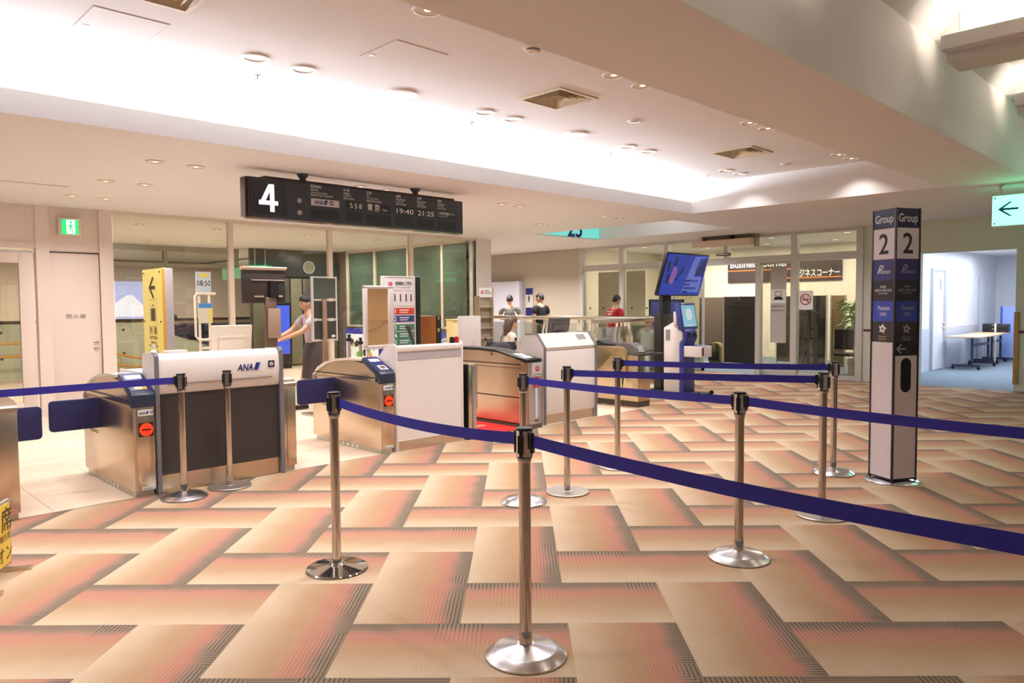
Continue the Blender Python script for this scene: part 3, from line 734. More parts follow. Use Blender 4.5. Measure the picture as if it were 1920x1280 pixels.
office_chair((16.9, 9.45, 0), -PI / 2, 'black and chrome chair beside the left booth partition')
office_chair((14.9, 5.68, 0), PI / 2.4, 'black and chrome chair under the pot plant')
bp = thing('backpack', 'yellow and black backpack leaning by the booth partition', 'bag', (16.2, 9.4, 0))
build('body', MB().prism(rrect(9.22, .01, 9.54, .52, (.04, .13, .13, .04), 6), 'x', 16.1, 16.28), mat('khaki_fabric', (122, 108, 66), .8), bp, bevel=.03)
build('strap', MB().tube([(16.06, 9.47, .48), (16.03, 9.5, .3), (16.08, 9.5, .08)], .025, 6).tube([(16.06, 9.3, .48), (16.03, 9.27, .3), (16.08, 9.27, .08)], .025, 6), black_soft, bp)
build('front_pocket', MB().ball((16.06, 9.38, .2), .06, .13, .13, 12, 7), black_soft, bp)
# pot plant
pp = thing('pot_plant', 'tall leafy green pot plant at the right end of the business corner', 'plant', (15.5, 5.82, 0))
build('pot', MB().lathe([(0, 0), (.14, 0), (.18, .3), (.19, .32), (.17, .32), (.16, .28), (0, .28)], (15.5, 5.82, 0), 18), mat('pot_white', (200, 195, 185), .4), pp)
build('stem', MB().tube([(15.5, 5.82, .28), (15.51, 5.81, .8), (15.48, 5.83, 1.3)], .018, 6).tube([(15.5, 5.82, .28), (15.56, 5.87, .9), (15.54, 5.87, 1.2)], .014, 6), mat('stem_brown', (100, 80, 50), .7), pp)
leafm = mat('leaf_green', (140, 172, 100), .45, grain=.15, gscale=10)
r2 = random.Random(11); lm_ = None
for k in range(130):
    a = r2.uniform(0, 2 * PI); h = r2.uniform(.66, 1.52); rad = r2.uniform(.02, .17)
    if lm_ is None:
        q = MB(); pts = []
        for s_, wd in ((0, .004), (.06, .03), (.13, .042), (.2, .03), (.27, .002)):
            z = .1 * s_ - 1.6 * s_ * s_; pts.append(((s_, wd, z), (s_, 0, z - .006), (s_, -wd, z)))
        for i in range(4):
            a_, b_ = pts[i], pts[i + 1]; q.add([*a_, *b_], [(0, 1, 4, 3), (1, 2, 5, 4)])
        o = build('leaf', q, leafm, pp, clean=False, world=False); lm_ = o.data
    else:
        o = bpy.data.objects.new('leaf', lm_); COL.objects.link(o); settle(o, pp)
    o.location = (15.5 + rad * math.cos(a), 5.82 + rad * math.sin(a), h); o.rotation_euler = (r2.uniform(-.4, .4), r2.uniform(-.7, .5), a)
# air curtain box over the door
ac = thing('air_curtain', 'long cream air curtain box fixed under the ceiling above the sliding door', 'air curtain', (13.9, 7.9, LZ))
build('case', MB().prism([(13.8, 2.64), (14.05, 2.64), (14.1, 2.68), (14.1, 2.8), (13.8, 2.77)], 'y', 7.25, 8.58), mat('cream_metal', (226, 206, 186), .45), ac, bevel=.006)
build('bracket', MB().box(13.95, 7.22, 2.6, 14.12, 7.25, LZ).box(13.95, 8.4, 2.78, 14.1, 8.44, LZ), mat('duct_grey', (150, 138, 124), .5), ac)
build('duct_housing', MB().box(14.0, 7.35, 2.78, 14.2, 8.35, LZ), mat('duct_grey', (150, 138, 124), .5), ac)
build('motor', MB().cyl((13.98, 7.75, 2.82), (13.90, 7.75, 2.82), .045), black, ac)
ds = tag(build('door_sensor', MB().box(BX - .08, 7.9, 2.46, BX - .03, 8.22, 2.52), mat('sensor_grey', (90, 86, 84), .3), bevel=.008), 'small dark door sensor bar on the beam above the sliding door', 'sensor')
build('sensor_lens', MB().box(BX - .083, 7.93, 2.485, BX - .08, 8.19, 2.505), white_print, ds)
# ------------------------------------------------------------------ wall pieces right of the glazed front and the alcove
struct('wall_right', MB().box(BX, 4.28, 0, BX + .14, 5.24, LZ).box(BX, 2.86, 2.31, BX + .14, 4.28, LZ).box(BX, -7, 0, BX + .14, 2.86, LZ), mat('cream_wall_front', (216, 214, 204), .7, grain=.015, gscale=3))
rail_red = mat('dark_red_rail', (104, 36, 32), .5)
struct('trim_10', MB().box(BX - .012, 4.32, .93, BX, 5.22, .97), rail_red); struct('trim_11', MB().box(BX - .012, -2, .95, BX, 2.80, .99), rail_red)
struct('trim_12', MB().box(BX - .03, 2.80, .12, BX + .15, 2.87, 1.29), mat('wood_corner_guard', (188, 140, 88), .5, grain=.1, gscale=15, stretch=(10, 10, 1)), bevel=.004)
so = tag(build('wall_socket', MB().box(BX - .012, 2.6, .34, BX, 2.74, .48), steel, bevel=.003), 'steel wall socket plate low on the cream wall right of the alcove', 'socket')
build('socket_hole', MB().box(BX - .014, 2.64, .37, BX - .012, 2.70, .45), black, so)
cool_wall = mat('alcove_wall', (226, 228, 234), .7, grain=.01, gscale=3); wains = mat('alcove_wainscot', (196, 200, 214), .6)
struct('wall_alcove', MB().box(BX + .14, 5.0, 0, 22.8, 5.08, 2.7).box(22.7, 2.0, 0, 22.8, 5.0, 2.7).box(BX + .14, 2.0, 0, 22.8, 2.08, 2.7), cool_wall)
struct('ceiling', MB().box(BX + .14, 2.0, 2.62, 22.8, 5.08, 2.7), mat('alcove_ceiling', (232, 232, 232), .8))
struct('trim_13', MB().box(BX + .14, 4.985, 0, 17.3, 5.0, .9).box(18.3, 4.985, 0, 21.2, 5.0, .9), wains)
al = struct('door_7', MB().box(17.36, 4.96, .01, 18.1, 5.0, 2.12), mat('alcove_door', (224, 226, 232), .5))
build('door_frame', MB().box(17.3, 4.94, 0, 17.36, 5.0, 2.17).box(18.1, 4.93, 0, 18.26, 5.0, 2.17).box(17.36, 4.94, 2.12, 18.1, 5.0, 2.17), mat('alcove_frame', (176, 180, 188), .5), al)
build('door_plate', MB().box(17.82, 4.955, 1.72, 17.92, 4.96, 1.96), mat('plate_grey', (150, 150, 165), .5), al)
for z in (1.0, .9): build('door_knob', MB().ball((18.04, 4.93, z), .028), steel, al)
a2 = struct('door_8', MB().box(21.0, 4.98, .01, 22.2, 5.0, 2.0), cool_wall)
build('door_frame', MB().box(20.94, 4.97, 0, 21.0, 5.0, 2.05).box(21.6, 4.972, 0, 21.62, 4.98, 2.0), mat('alcove_frame', (176, 180, 188)), a2)
# two folding tables on castors
leg_blue = mat('dark_blue_tube', (44, 48, 74), .4)
topm = mat('beech_top', (216, 186, 150), .45, grain=.05, gscale=12, stretch=(1, 10, 1))
def ftable(label, x0, x1, y0, y1):
    t = thing('folding_table', label, 'table', ((x0 + x1) / 2, (y0 + y1) / 2, 0))
    build('tabletop', MB().box(x0, y0, .69, x1, y1, .72), topm, t, bevel=.006)
    for x in (x0 + .25, x1 - .25):
        yc = (y0 + y1) / 2
        build('leg', MB().bar((x, yc - .12, .08), (x, yc - .12, .69), .04), leg_blue, t)
        build('foot', MB().bar((x, y0 + .06, .085), (x, y1 - .06, .085), .045), leg_blue, t)
        for y in (y0 + .08, y1 - .08):
            build('caster', MB().cyl((x - .012, y, .032), (x + .012, y, .032), .032, 12), black, t)
    build('stretcher', MB().bar((x0 + .25, (y0 + y1) / 2 - .12, .52), (x1 - .25, (y0 + y1) / 2 - .12, .52), .05), leg_blue, t)
    return t
ftable('beech topped folding table on castors in the cool lit alcove, the nearer one', 17.9, 19.7, 4.2, 4.85)
ftable('beech topped folding table on castors behind the nearer alcove table', 19.9, 21.2, 4.3, 4.92)
bx = thing('equipment_case', 'black equipment case standing on the farther alcove table', 'case', (20.9, 4.6, .72))
build('body', MB().box(20.7, 4.3, .72, 21.0, 4.82, .92), black, bx, bevel=.01)
for z in (.79, .88): build('latch', MB().box(20.69, 4.52, z, 20.7, 4.62, z + .015), steel, bx)
ps = thing('white_pole', 'thin white pole with round foot standing between the alcove tables', 'pole', (19.8, 4.35, 0))
build('foot', MB().lathe([(0, 0), (.13, 0), (.13, .01), (0, .02)], (19.8, 4.35, 0)), steel, ps); build('pole', MB().cyl((19.8, 4.35, .01), (19.8, 4.35, .96), .02), frame_white, ps)
bl = thing('folding_screen', 'light blue folding screen panel on feet at the back of the alcove', 'partition', (21.5, 4.2, 0))
build('panel', MB().box(21.5, 3.86, .08, 21.54, 4.58, 1.335), mat('light_blue_fabric', (150, 172, 232), .7), bl); build('edge', MB().box(21.48, 4.58, .05, 21.56, 4.62, 1.335), mat('blue_edge', (60, 80, 190), .5), bl)
for y in (3.94, 4.5): build('foot', MB().bar((21.3, y, .04), (21.74, y, .04), .05), leg_blue, bl)
# ------------------------------------------------------------------ signs of the airline, drawn flat
def flat(name, polys, m, parent, face='-y', loc=(0, 0, 0), lean=90):
    """flat outlines (u right, v up) laid on a face"""
    ang = {'-y': 0, '-x': -PI / 2}[face] if isinstance(face, str) else face
    M = Matrix.Translation(loc) @ Matrix.Rotation(ang, 4, 'Z') @ Matrix.Rotation(math.radians(lean), 4, 'X')
    mb = MB()
    for p in polys: mb.poly([tuple(M @ Vector((a, b, 0))) for a, b in p])
    return build(name, mb, m, parent, clean=False, smooth=0)
def star_emblem(parent, loc, s, face='-y', bg=True, m=None):
    if bg: flat('emblem_square', [[(-s / 2, -s / 2), (s / 2, -s / 2), (s / 2, s / 2), (-s / 2, s / 2)]], ink, parent, face, loc)
    e = {'-y': Vector((0, -.001, 0)), '-x': Vector((-.001, 0, 0))}.get(face, Vector((0, -.001, 0)) if isinstance(face, str) else Vector((math.sin(face) * .001, -math.cos(face) * .001, 0)))
    ps = []
    for k in range(5):
        a = math.radians(90 + 72 * k); r = s * .33
        c = (r * .62 * math.cos(a), r * .62 * math.sin(a))
        ps.append([(c[0] + r * .62 * math.cos(a + t), c[1] + r * .62 * math.sin(a + t)) for t in (-.5, 1.9, 3.9)])
    flat('star_emblem', ps, m or white_print, parent, face, tuple(Vector(loc) + e))
def ana_logo(parent, loc, h, face='-y', star=True, ink_m=None):
    """italic letters, slanted double bar, small dark star square; h is the letter height"""
    text('ANA', loc, h / .72, ink_m or ana_blue, parent, face, bold=.022, slant=.25, width=h * 2.5)
    e = Vector(loc)
    def at(u): return tuple(e + (Vector((u, 0, 0)) if face == '-y' else Vector((0, -u, 0))))
    flat('slash_emblem', [[(0, 0), (h * .55, 0), (h * .95, h * 1.1), (h * .4, h * 1.1)]], ana_blue, parent, face, at(h * 2.62))
    flat('slash_emblem', [[(0, 0), (h * .2, 0), (h * .6, h * 1.1), (h * .4, h * 1.1)]], ana_light, parent, face, at(h * 3.17))
    if star: star_emblem(parent, tuple(Vector(at(h * 4.75)) + Vector((0, 0, h * .55))), h * .95, face)
def crane_emblem(parent, loc, r, face='-y'):
    flat('crane_emblem', [[(r * math.cos(a), r * math.sin(a)) for a in [math.radians(110 + 320 * k / 18) for k in range(19)]] + [(r * .55 * math.cos(a), r * .55 * math.sin(a)) for a in [math.radians(70 - 320 * k / 18) for k in range(19)]]], red, parent, face, loc)
    flat('crane_emblem', [[(-r * .15, -r * .5), (r * .15, -r * .5), (r * .3, r * .75), (0, r * .4), (-r * .1, r * .5)]], red, parent, face, loc)

steel_side = mat('gate_side_steel', (214, 196, 174), .26, 1, grain=.05, gscale=8, bump=.04, stretch=(1, 1, 14))
# ------------------------------------------------------------------ boarding gates of the first airline
def ana_gate(x0, y0, label, flap_len):
    t = thing('boarding_gate', label, 'gate', (x0 + .08, y0 + .65, 0), group=None)
    x1 = x0 + .158; yb = y0 + 1.32
    top = [(y0, .70), (y0 + .02, .80)] + [(y0 + .28, .90)] + [(y0 + .60, .925), (y0 + .85, .905), (y0 + 1.05, .862), (y0 + 1.2, .80), (y0 + 1.27, .735), (yb, .70)]
    build('cabinet', MB().prism([(y0, .05), (yb, .05), (yb, .72), (y0, .72)], 'x', x0, x1), steel_side, t, bevel=.006)
    build('side_glazing', MB().prism([(y0 + .1, .722), (yb - .03, .722)] + top[:2:-1] + [(y0 + .3, .89), (y0 + .1, .8)], 'x', x0 + .006, x1 - .006), mat('gate_top_steel', (226, 212, 186), .2, 1), t)
    arc_ = [(yb, .72), (y0 + 1.285, .745), (y0 + 1.21, .81), (y0 + 1.05, .872), (y0 + .85, .915), (y0 + .60, .937), (y0 + .30, .94)]
    arc_i = [(y0 + .30, .915), (y0 + .60, .913), (y0 + .85, .89), (y0 + 1.04, .85), (y0 + 1.18, .79), (y0 + 1.25, .735), (yb - .03, .72)]
    build('arched_top', MB().prism(arc_ + arc_i, 'x', x0, x1), frame_white, t)
    hd = build('reader_head', MB().prism([(y0 - .01, .705), (y0 + .03, .70), (y0 + .1, .80), (y0 + .33, .915), (y0 + .30, .955), (y0 + .02, .832), (y0 - .012, .80)], 'x', x0 - .008, x1 + .008), navy_dark, t, bevel=.005)
    sl = math.degrees(math.atan2(.123, .28))
    def on_slope(u): return (x0 + .079, y0 + .02 + u * math.cos(math.radians(sl)), .834 + u * math.sin(math.radians(sl)))
    flat('reader_plate', [[(-.075, .0), (.075, .0), (.075, .29), (-.075, .29)]], ana_blue, hd, '-y', on_slope(.005), lean=sl)
    p = on_slope(.06); flat('scan_window', [[(-.045, -.045), (.045, -.045), (.045, .045), (-.045, .045)]], mat('scan_frame_yellow', (236, 170, 50), .4) if flap_len < .42 else white_print, hd, '-y', (p[0], p[1], p[2] + .002), lean=sl)
    flat('scan_window', [[(-.028, -.028), (.028, -.028), (.028, .028), (-.028, .028)]], mat('scan_glass', (120, 96, 84), .2), hd, '-y', (p[0], p[1], p[2] + .004), lean=sl)
    p = on_slope(.22); flat('instruction_label', [[(-.06, -.03), (.06, -.03), (.06, .03), (-.06, .03)]], white_print, hd, '-y', (p[0], p[1], p[2] + .002), lean=sl)
    build('slot', MB().box(x0 - .003, y0 + .12, .752, x0 + .01, yb - .03, .762), black, t)
    pl = build('logo_plate', MB().box(x0 + .034, y0 - .004, .638, x0 + .146, y0, .684), white_print, t)
    ana_logo(pl, (x0 + .04, y0 - .006, .65), .020)
    lp = build('lamp_plate', MB().box(x0 + .038, y0 - .004, .475, x0 + .146, y0, .583), mat('lamp_back', (60, 22, 20), .3), t)
    build('stop_lamp', MB().cyl((x0 + .092, y0 - .004, .529), (x0 + .092, y0 - .010, .529), .05, 24), red_lamp, lp)
    build('stop_bar', MB().box(x0 + .058, y0 - .013, .522, x0 + .126, y0 - .010, .536), mat('lamp_bar', (90, 20, 16), .4), lp)
    build('front_edge', MB().cyl((x0 + .012, y0 + .004, .05), (x0 + .012, y0 + .004, .70), .012, 10), steel, t)
    build('maker_plate', MB().box(x0 + .05, y0 - .003, .055, x0 + .135, y0, .08), white_print, t)
    text('omron', (x0 + .056, y0 - .005, .06), .024, ink, t, bold=.01, width=.07)
    build('plinth', MB().box(x0 + .012, y0 + .03, 0, x1 - .01, yb - .05, .05), mat('plinth_steel', (190, 190, 176), .3, 1), t)
    for k in range(4): build('floor_lamp', MB().cyl((x0 + .012, y0 + .45 + .09 * k, .026), (x0 + .008, y0 + .45 + .09 * k, .026), .016, 10), white_print, t)
    build('vent', MB().box(x0 - .002, y0 + .92, .42, x0, y0 + 1.12, .425).box(x0 - .002, y0 + .92, .405, x0, y0 + 1.12, .41), black_soft, t)
    build('key_lock', MB().box(x0 - .004, y0 + .2, .36, x0, y0 + .25, .375), chrome, t)
    build('rear_post', MB().box(x0 - .002, yb - .1, .64, x0 + .004, yb - .03, .71), mat('sensor_brown', (120, 88, 76), .3), t)
    if flap_len:
        build('flap', MB().prism(rrect(x0 - flap_len, .46, x0 + .01, .715, (0, 0, .03, .03)), 'y', y0 + .85, y0 + .885), navy, t, bevel=.006)
    return t
ana_gate(1.888, 6.08, 'steel boarding gate left of the white counter, yellow framed scanner and long navy flap', .37)
ana_gate(4.174, 6.10, 'steel boarding gate left of the plain white counter, white framed scanner and navy flap', .43)
def exit_box(x0, x1, y0, label, flap):
    t = thing('gate_cabinet', label, 'gate', ((x0 + x1) / 2, y0 + .65, 0))
    build('cabinet', MB().box(x0, y0, .05, x1, y0 + 1.3, .76), steel_side, t, bevel=.006)
    build('top_cover', MB().prism([(y0 - .005, .76), (y0 - .005, .79), (y0 + .02, .815), (y0 + .1, .83), (y0 + 1.25, .875), (y0 + 1.3, .76)], 'x', x0 - .003, x1 + .003), steel, t)
    build('plinth', MB().box(x0 + .01, y0 + .03, 0, x1 - .01, y0 + 1.25, .05), mat('plinth_steel', (190, 190, 176)), t)
    build('seam', MB().box(x0 + .03, y0 - .002, .06, x0 + .034, y0, .75), mat('door_shadow_gap', (70, 54, 46)), t)
    if flap: build('flap', MB().prism(rrect(x1 - .01, .44, x1 + flap, .70, (.03, .03, 0, 0)), 'y', y0 + .72, y0 + .755), navy, t, bevel=.006)
    return t
exit_box(.98, 1.135, 6.06, 'plain steel gate cabinet at the left edge, short navy flap on its right', .3)
b = exit_box(3.14, 3.262, 6.10, 'narrow steel gate cabinet against the right end of the lettered counter', 0)
build('paper_slip', MB().prism([(6.28, .842), (6.4, .846), (6.4, .85), (6.28, .846)], 'x', 3.15, 3.25), white_print, b)

# ------------------------------------------------------------------ lettered check counter
cn = thing('boarding_counter', 'white counter with blue airline lettering above a charcoal front', 'counter', (2.6, 6.4, 0))
prof = [(6.085, 0), (6.95, 0), (6.95, .95), (6.38, .945), (6.38, 1.07), (6.35, 1.105), (6.11, 1.115), (6.085, 1.09)]
for x0, x1 in ((2.064, 2.078), (3.106, 3.125)):
    build('end_panel', MB().prism(prof, 'x', x0, x1), white, cn)
    build('edge_trim', MB().prism([(6.07, 0), (6.088, 0), (6.088, 1.085), (6.114, 1.112), (6.15, 1.114), (6.15, 1.122), (6.105, 1.122), (6.07, 1.092)], 'x', x0 - .008, x1 + .008), grey_trim, cn)
up = [(6.10, .79), (6.085, .81), (6.075, .95), (6.08, 1.05), (6.10, 1.092), (6.14, 1.108), (6.33, 1.10), (6.35, 1.08), (6.35, .79)]
build('upper_panel', MB().prism(up, 'x', 2.088, 3.098), white, cn, smooth=50)
build('groove', MB().box(2.15, 6.070, .862, 3.03, 6.08, .872), mat('groove_shadow', (150, 130, 118), .6), cn)
build('front_panel', MB().box(2.088, 6.10, .145, 3.098, 6.13, .79), charcoal, cn)
build('kick_plate', MB().box(2.088, 6.105, .0, 3.098, 6.14, .145), mat('kick_steel', (206, 188, 164), .3, 1, grain=.06, gscale=12), cn)
build('worktop', MB().box(2.088, 6.13, .90, 3.098, 6.95, .94), white, cn)
build('rear_box', MB().box(2.088, 6.5, .1, 3.098, 6.94, .90), white, cn)
ana_logo(cn, (2.715, 6.071, .935), .056, star=False)
star_emblem(cn, (3.022, 6.070, .978), .058)
# screen, dispenser, tray on it
def monitor_back(name, label, x0, x1, y, z0, z1, m, tilt, foot_z):
    t = thing(name, label, 'monitor', ((x0 + x1) / 2, y, foot_z))
    M = Matrix.Translation(((x0 + x1) / 2, y, z0)) @ Matrix.Rotation(math.radians(tilt), 4, 'X')
    w, h = (x1 - x0) / 2, z1 - z0
    build('case', MB().box(-w, 0, 0, w, .03, h).xf(M), m, t, bevel=.008)
    build('rear_hump', MB().box(-w * .68, -.025, h * .08, w * .62, 0, h * .68).xf(M), m, t, bevel=.01)
    build('vent_ridge', MB().box(-w * .68, -.03, h * .62, w * .62, -.02, h * .66).xf(M), m, t)
    build('screen', MB().box(-w * .92, .03, h * .06, w * .92, .033, h * .94).xf(M), screen_off, t)
    build('stand', MB().bar((((x0 + x1) / 2), y + .015, foot_z + .012), ((x0 + x1) / 2, y + .01, z0 + .08), .07, .03).box((x0 + x1) / 2 - .1, y - .06, foot_z, (x0 + x1) / 2 + .1, y + .12, foot_z + .014), m, t)
    return t
monitor_back('monitor', 'cream monitor seen from behind on the lettered counter', 2.725, 3.10, 6.62, 1.02, 1.31, mat('cream_plastic', (236, 222, 200), .45), 8, .94)
pd = thing('pump_bottle', 'small white pump dispenser on the left end of the lettered counter', 'dispenser', (2.12, 6.28, 1.105))
build('bottle', MB().lathe([(0, 0), (.03, 0), (.03, .012), (.014, .026), (.012, .03), (0, .03)], (2.12, 6.28, 1.105), 14), white, pd)
build('pump', MB().lathe([(0, .03), (.007, .03), (.007, .05), (.016, .052), (.016, .066), (0, .068)], (2.12, 6.28, 1.105), 12).box(2.115, 6.24, 1.155, 2.125, 6.28, 1.165), white, pd)
tag(build('document_tray', MB().prism(rrect(2.2, 1.110, 2.36, 1.125, .006), 'y', 6.2, 6.3), white), 'flat white tray beside the pump dispenser on the counter', 'tray')

# ------------------------------------------------------------------ plain white counter
c2 = thing('boarding_counter', 'plain white counter with grey band and steel kick plate in the middle', 'counter', (4.8, 6.4, 0))
prof2 = [(6.1, 0), (6.9, 0), (6.9, .78), (6.5, .86), (6.44, .915), (6.26, 1.085), (6.16, 1.09), (6.115, 1.08), (6.1, 1.06)]
for x0, x1 in ((4.362, 4.385), (5.225, 5.25)):
    build('end_panel', MB().prism(prof2, 'x', x0, x1), white, c2, bevel=.004)
build('front_panel', MB().box(4.385, 6.112, .10, 5.225, 6.14, 1.0), white, c2)
build('grey_band', MB().box(4.385, 6.108, .925, 5.225, 6.115, .995), mat('grey_band', (186, 178, 182), .5), c2)
build('top_rail', MB().prism(rrect(6.098, 1.0, 6.2, 1.068, .02), 'x', 4.385, 5.225), white, c2)
build('kick_plate', MB().box(4.385, 6.106, 0, 5.225, 6.14, .10), steel, c2)
build('worktop', MB().box(4.385, 6.14, .74, 5.225, 6.88, .77), white, c2)
mc = thing('microphone', 'black microphone on a bent stalk over the plain white counter', 'microphone', (4.70, 6.30, 1.07))
build('stalk', MB().tube([(4.74, 6.3, .77), (4.74, 6.3, 1.05), (4.725, 6.3, 1.10), (4.71, 6.3, 1.14)], .012, 8), black, mc)
build('body', MB().cyl((4.712, 6.3, 1.125), (4.672, 6.3, 1.235), .014, 12, .022), mat('mic_brown', (66, 50, 46), .5), mc)
build('head', MB().ball((4.664, 6.3, 1.252), .03, .03, .03), mat('mic_mesh', (86, 70, 64), .6, bump=.3, gscale=400), mc)
build('base', MB().cyl((4.74, 6.3, .77), (4.74, 6.3, .78), .05), black, mc)
for nm, x, m_, lb in (('tape_roll', 5.135, black, 'small black and gold roll behind the plain counter'), ('tape_roll', 5.20, mat('roll_red', (196, 34, 34), .4), 'small red roll behind the plain counter')):
    r_ = thing(nm, lb, 'roll', (x, 6.15, 1.068))
    for z in (1.068, 1.10):
        build('roll', MB().lathe([(0, 0), (.027, 0), (.027, .028), (.02, .03), (0, .03)], (x, 6.15, z), 14), m_, r_)
    build('core', MB().lathe([(0, .001), (.012, .001), (.012, .045), (0, .045)], (x, 6.15, 1.09), 10), mat('core_brown', (150, 110, 70), .6), r_)
# ------------------------------------------------------------------ gates and counter of the second airline
jt = thing('glass_flap_gate', 'steel boarding gate with black arched top and red lamp, red mat beside it', 'gate', (6.36, 6.75, 0))
x0, x1, y0 = 6.25, 6.478, 6.1
build('cabinet', MB().prism([(y0 + .02, .04), (7.36, .04), (7.36, .9), (6.95, .905), (6.6, .89), (6.35, .845), (y0 + .02, .775)], 'x', x0, x1 - .01), steel_side, jt, smooth=40)
build('black_top', MB().prism([(y0 - .01, .79), (y0 - .005, .825), (6.38, .868), (6.66, .925), (6.95, .94), (7.4, .935), (7.4, .90), (6.95, .905), (6.6, .888), (6.35, .84), (y0 + .03, .785)], 'x', x0 - .012, x1 + .012), black, jt, bevel=.005)
for u, v in ((6.18, .838), (6.30, .862)):
    build('reader_pad', MB().prism([(u, v - .004), (u + .09, v + .016), (u + .09, v + .02), (u, v)], 'x', x0 + .04, x1 - .05), white_print, jt)
build('front_column', MB().prism(rrect(x0 + .02, y0 - .02, x1 - .004, y0 + .1, .04, 6), 'z', .05, .785), mat('silver_front', (196, 196, 198), .3, .85), jt)
fc = build('logo_panel', MB().box(x0 + .05, y0 - .03, .62, x1 - .02, y0 - .018, .785), mat('silver_plate', (216, 216, 220), .35, .3), jt)
crane_emblem(fc, (x0 + .135, y0 - .032, .715), .036)
text('JAPAN AIRLINES', (x0 + .062, y0 - .032, .635), .022, ink, fc, bold=.01, width=.14)
build('stop_lamp', MB().box(x0 + .075, y0 - .026, .49, x0 + .175, y0 - .02, .61), red, jt)
build('stop_lamp', MB().cyl((x0 + .125, y0 - .026, .55), (x0 + .125, y0 - .034, .55), .042, 20), mat('red_lamp_pale', (255, 110, 100), .4, emit=(255, 110, 100), estr=1.4), jt)
build('stop_lamp_bar', MB().box(x0 + .09, y0 - .038, .53, x0 + .16, y0 - .033, .545), mat('lamp_white', (255, 240, 240), .4, emit=(255, 240, 240), estr=1.5), jt)
build('light_strip', MB().box(x0 + .108, y0 - .026, .12, x0 + .138, y0 - .02, .48), mat('cool_strip', (214, 226, 246), .3), jt)
build('base', MB().prism(rrect(x0 + .0, y0 - .03, x1, 7.36, .03), 'z', 0, .05), mat('base_brown', (92, 80, 72), .4), jt)
build('maker_plate', MB().box(x0 + .085, y0 - .023, .085, x0 + .16, y0 - .019, .1), navy_dark, jt)
build('groove', MB().box(x0 - .003, 6.22, .752, x0 + .006, 7.3, .764).box(x0 - .003, 6.2, .352, x0 + .006, 7.28, .366), black, jt)
build('window', MB().box(x0 - .003, 6.7, .85, x0 + .005, 6.74, .885), mat('sensor_brown', (120, 88, 76)), jt)
build('side_seam', MB().box(x0 - .002, 7.0, .16, x0 + .004, 7.005, .72).box(x0 - .002, 6.2, .71, x0 + .004, 7.3, .716), mat('door_shadow_gap', (70, 54, 46)), jt)
j2 = thing('glass_flap_gate', 'slim black edged steel gate post beside the right end of the plain counter', 'gate', (5.37, 6.7, 0))
build('cabinet', MB().box(5.30, 6.1, .05, 5.425, 7.3, .80), steel_side, j2, bevel=.015)
build('front_column', MB().cyl((5.40, 6.105, .05), (5.40, 6.105, .80), .03, 14), mat('silver_front', (196, 196, 198)), j2)
build('black_edge', MB().box(5.292, 6.085, .03, 5.31, 7.3, .83), black, j2); build('top_cap', MB().box(5.31, 6.09, .80, 5.425, 7.3, .825), steel, j2, bevel=.004)
build('base', MB().box(5.285, 6.08, 0, 5.435, 7.3, .05), black, j2, bevel=.01)
mt = thing('red_mat', 'red floor mat with pale lettering in the lane of the black topped gate', 'mat', (5.83, 6.75, 0))
build('carpet', MB().box(5.46, 6.14, .004, 6.22, 7.55, .012), mat('red_carpet', (220, 40, 34), .9, grain=.05, gscale=200), mt)
build('border', MB().box(5.44, 6.12, .001, 6.24, 7.57, .008), mat('mat_border', (96, 22, 24), .8), mt)
for k, (wd) in enumerate((.5, .3, .42)): build('pale_print', MB().box(5.55, 6.6 + .22 * k, .012, 5.55 + wd, 6.69 + .22 * k, .0135), mat('pale_pink', (232, 150, 140), .8), mt)
c3 = thing('boarding_counter', 'white counter with sloped front top and dark monitor beside the red lamp gate', 'counter', (7.07, 6.4, 0))
pr3 = [(6.14, 0), (6.9, 0), (6.9, .8), (6.57, .93), (6.46, 1.107), (6.26, 1.107), (6.14, .95)]
for x0, x1 in ((6.578, 6.6), (7.555, 7.578)):
    build('end_panel', MB().prism(pr3, 'x', x0, x1), white, c3)
    build('edge_trim', MB().prism([(6.128, 0), (6.142, 0), (6.142, .948), (6.262, 1.105), (6.46, 1.105), (6.46, 1.115), (6.256, 1.115), (6.128, .952)], 'x', x0 - .006, x1 + .004), grey_trim, c3)
build('sloped_top', MB().prism([(6.142, .945), (6.262, 1.104), (6.46, 1.104), (6.46, 1.07), (6.28, 1.07), (6.16, .91)], 'x', 6.6, 7.555), white, c3)
build('gap', MB().box(6.6, 6.16, .90, 7.555, 6.18, .92), mat('groove_shadow', (150, 130, 118)), c3)
build('front_panel', MB().box(6.6, 6.142, .12, 7.555, 6.17, .90), white, c3, bevel=.003)
build('kick_plate', MB().box(6.6, 6.155, 0, 7.555, 6.17, .12), steel, c3)
build('worktop', MB().box(6.6, 6.17, .78, 7.555, 6.88, .8), white, c3)
build('inlay', MB().prism([(6.20, 1.022), (6.245, 1.082), (6.243, 1.085), (6.198, 1.025)], 'x', 7.28, 7.44), mat('inlay_grey', (150, 142, 140), .3), c3)
monitor_back('monitor', 'dark grey monitor seen from behind on the sloped white counter', 7.05, 7.45, 6.5, 1.118, 1.30, mat('dark_grey_plastic', (92, 84, 84), .5), 10, 1.107)
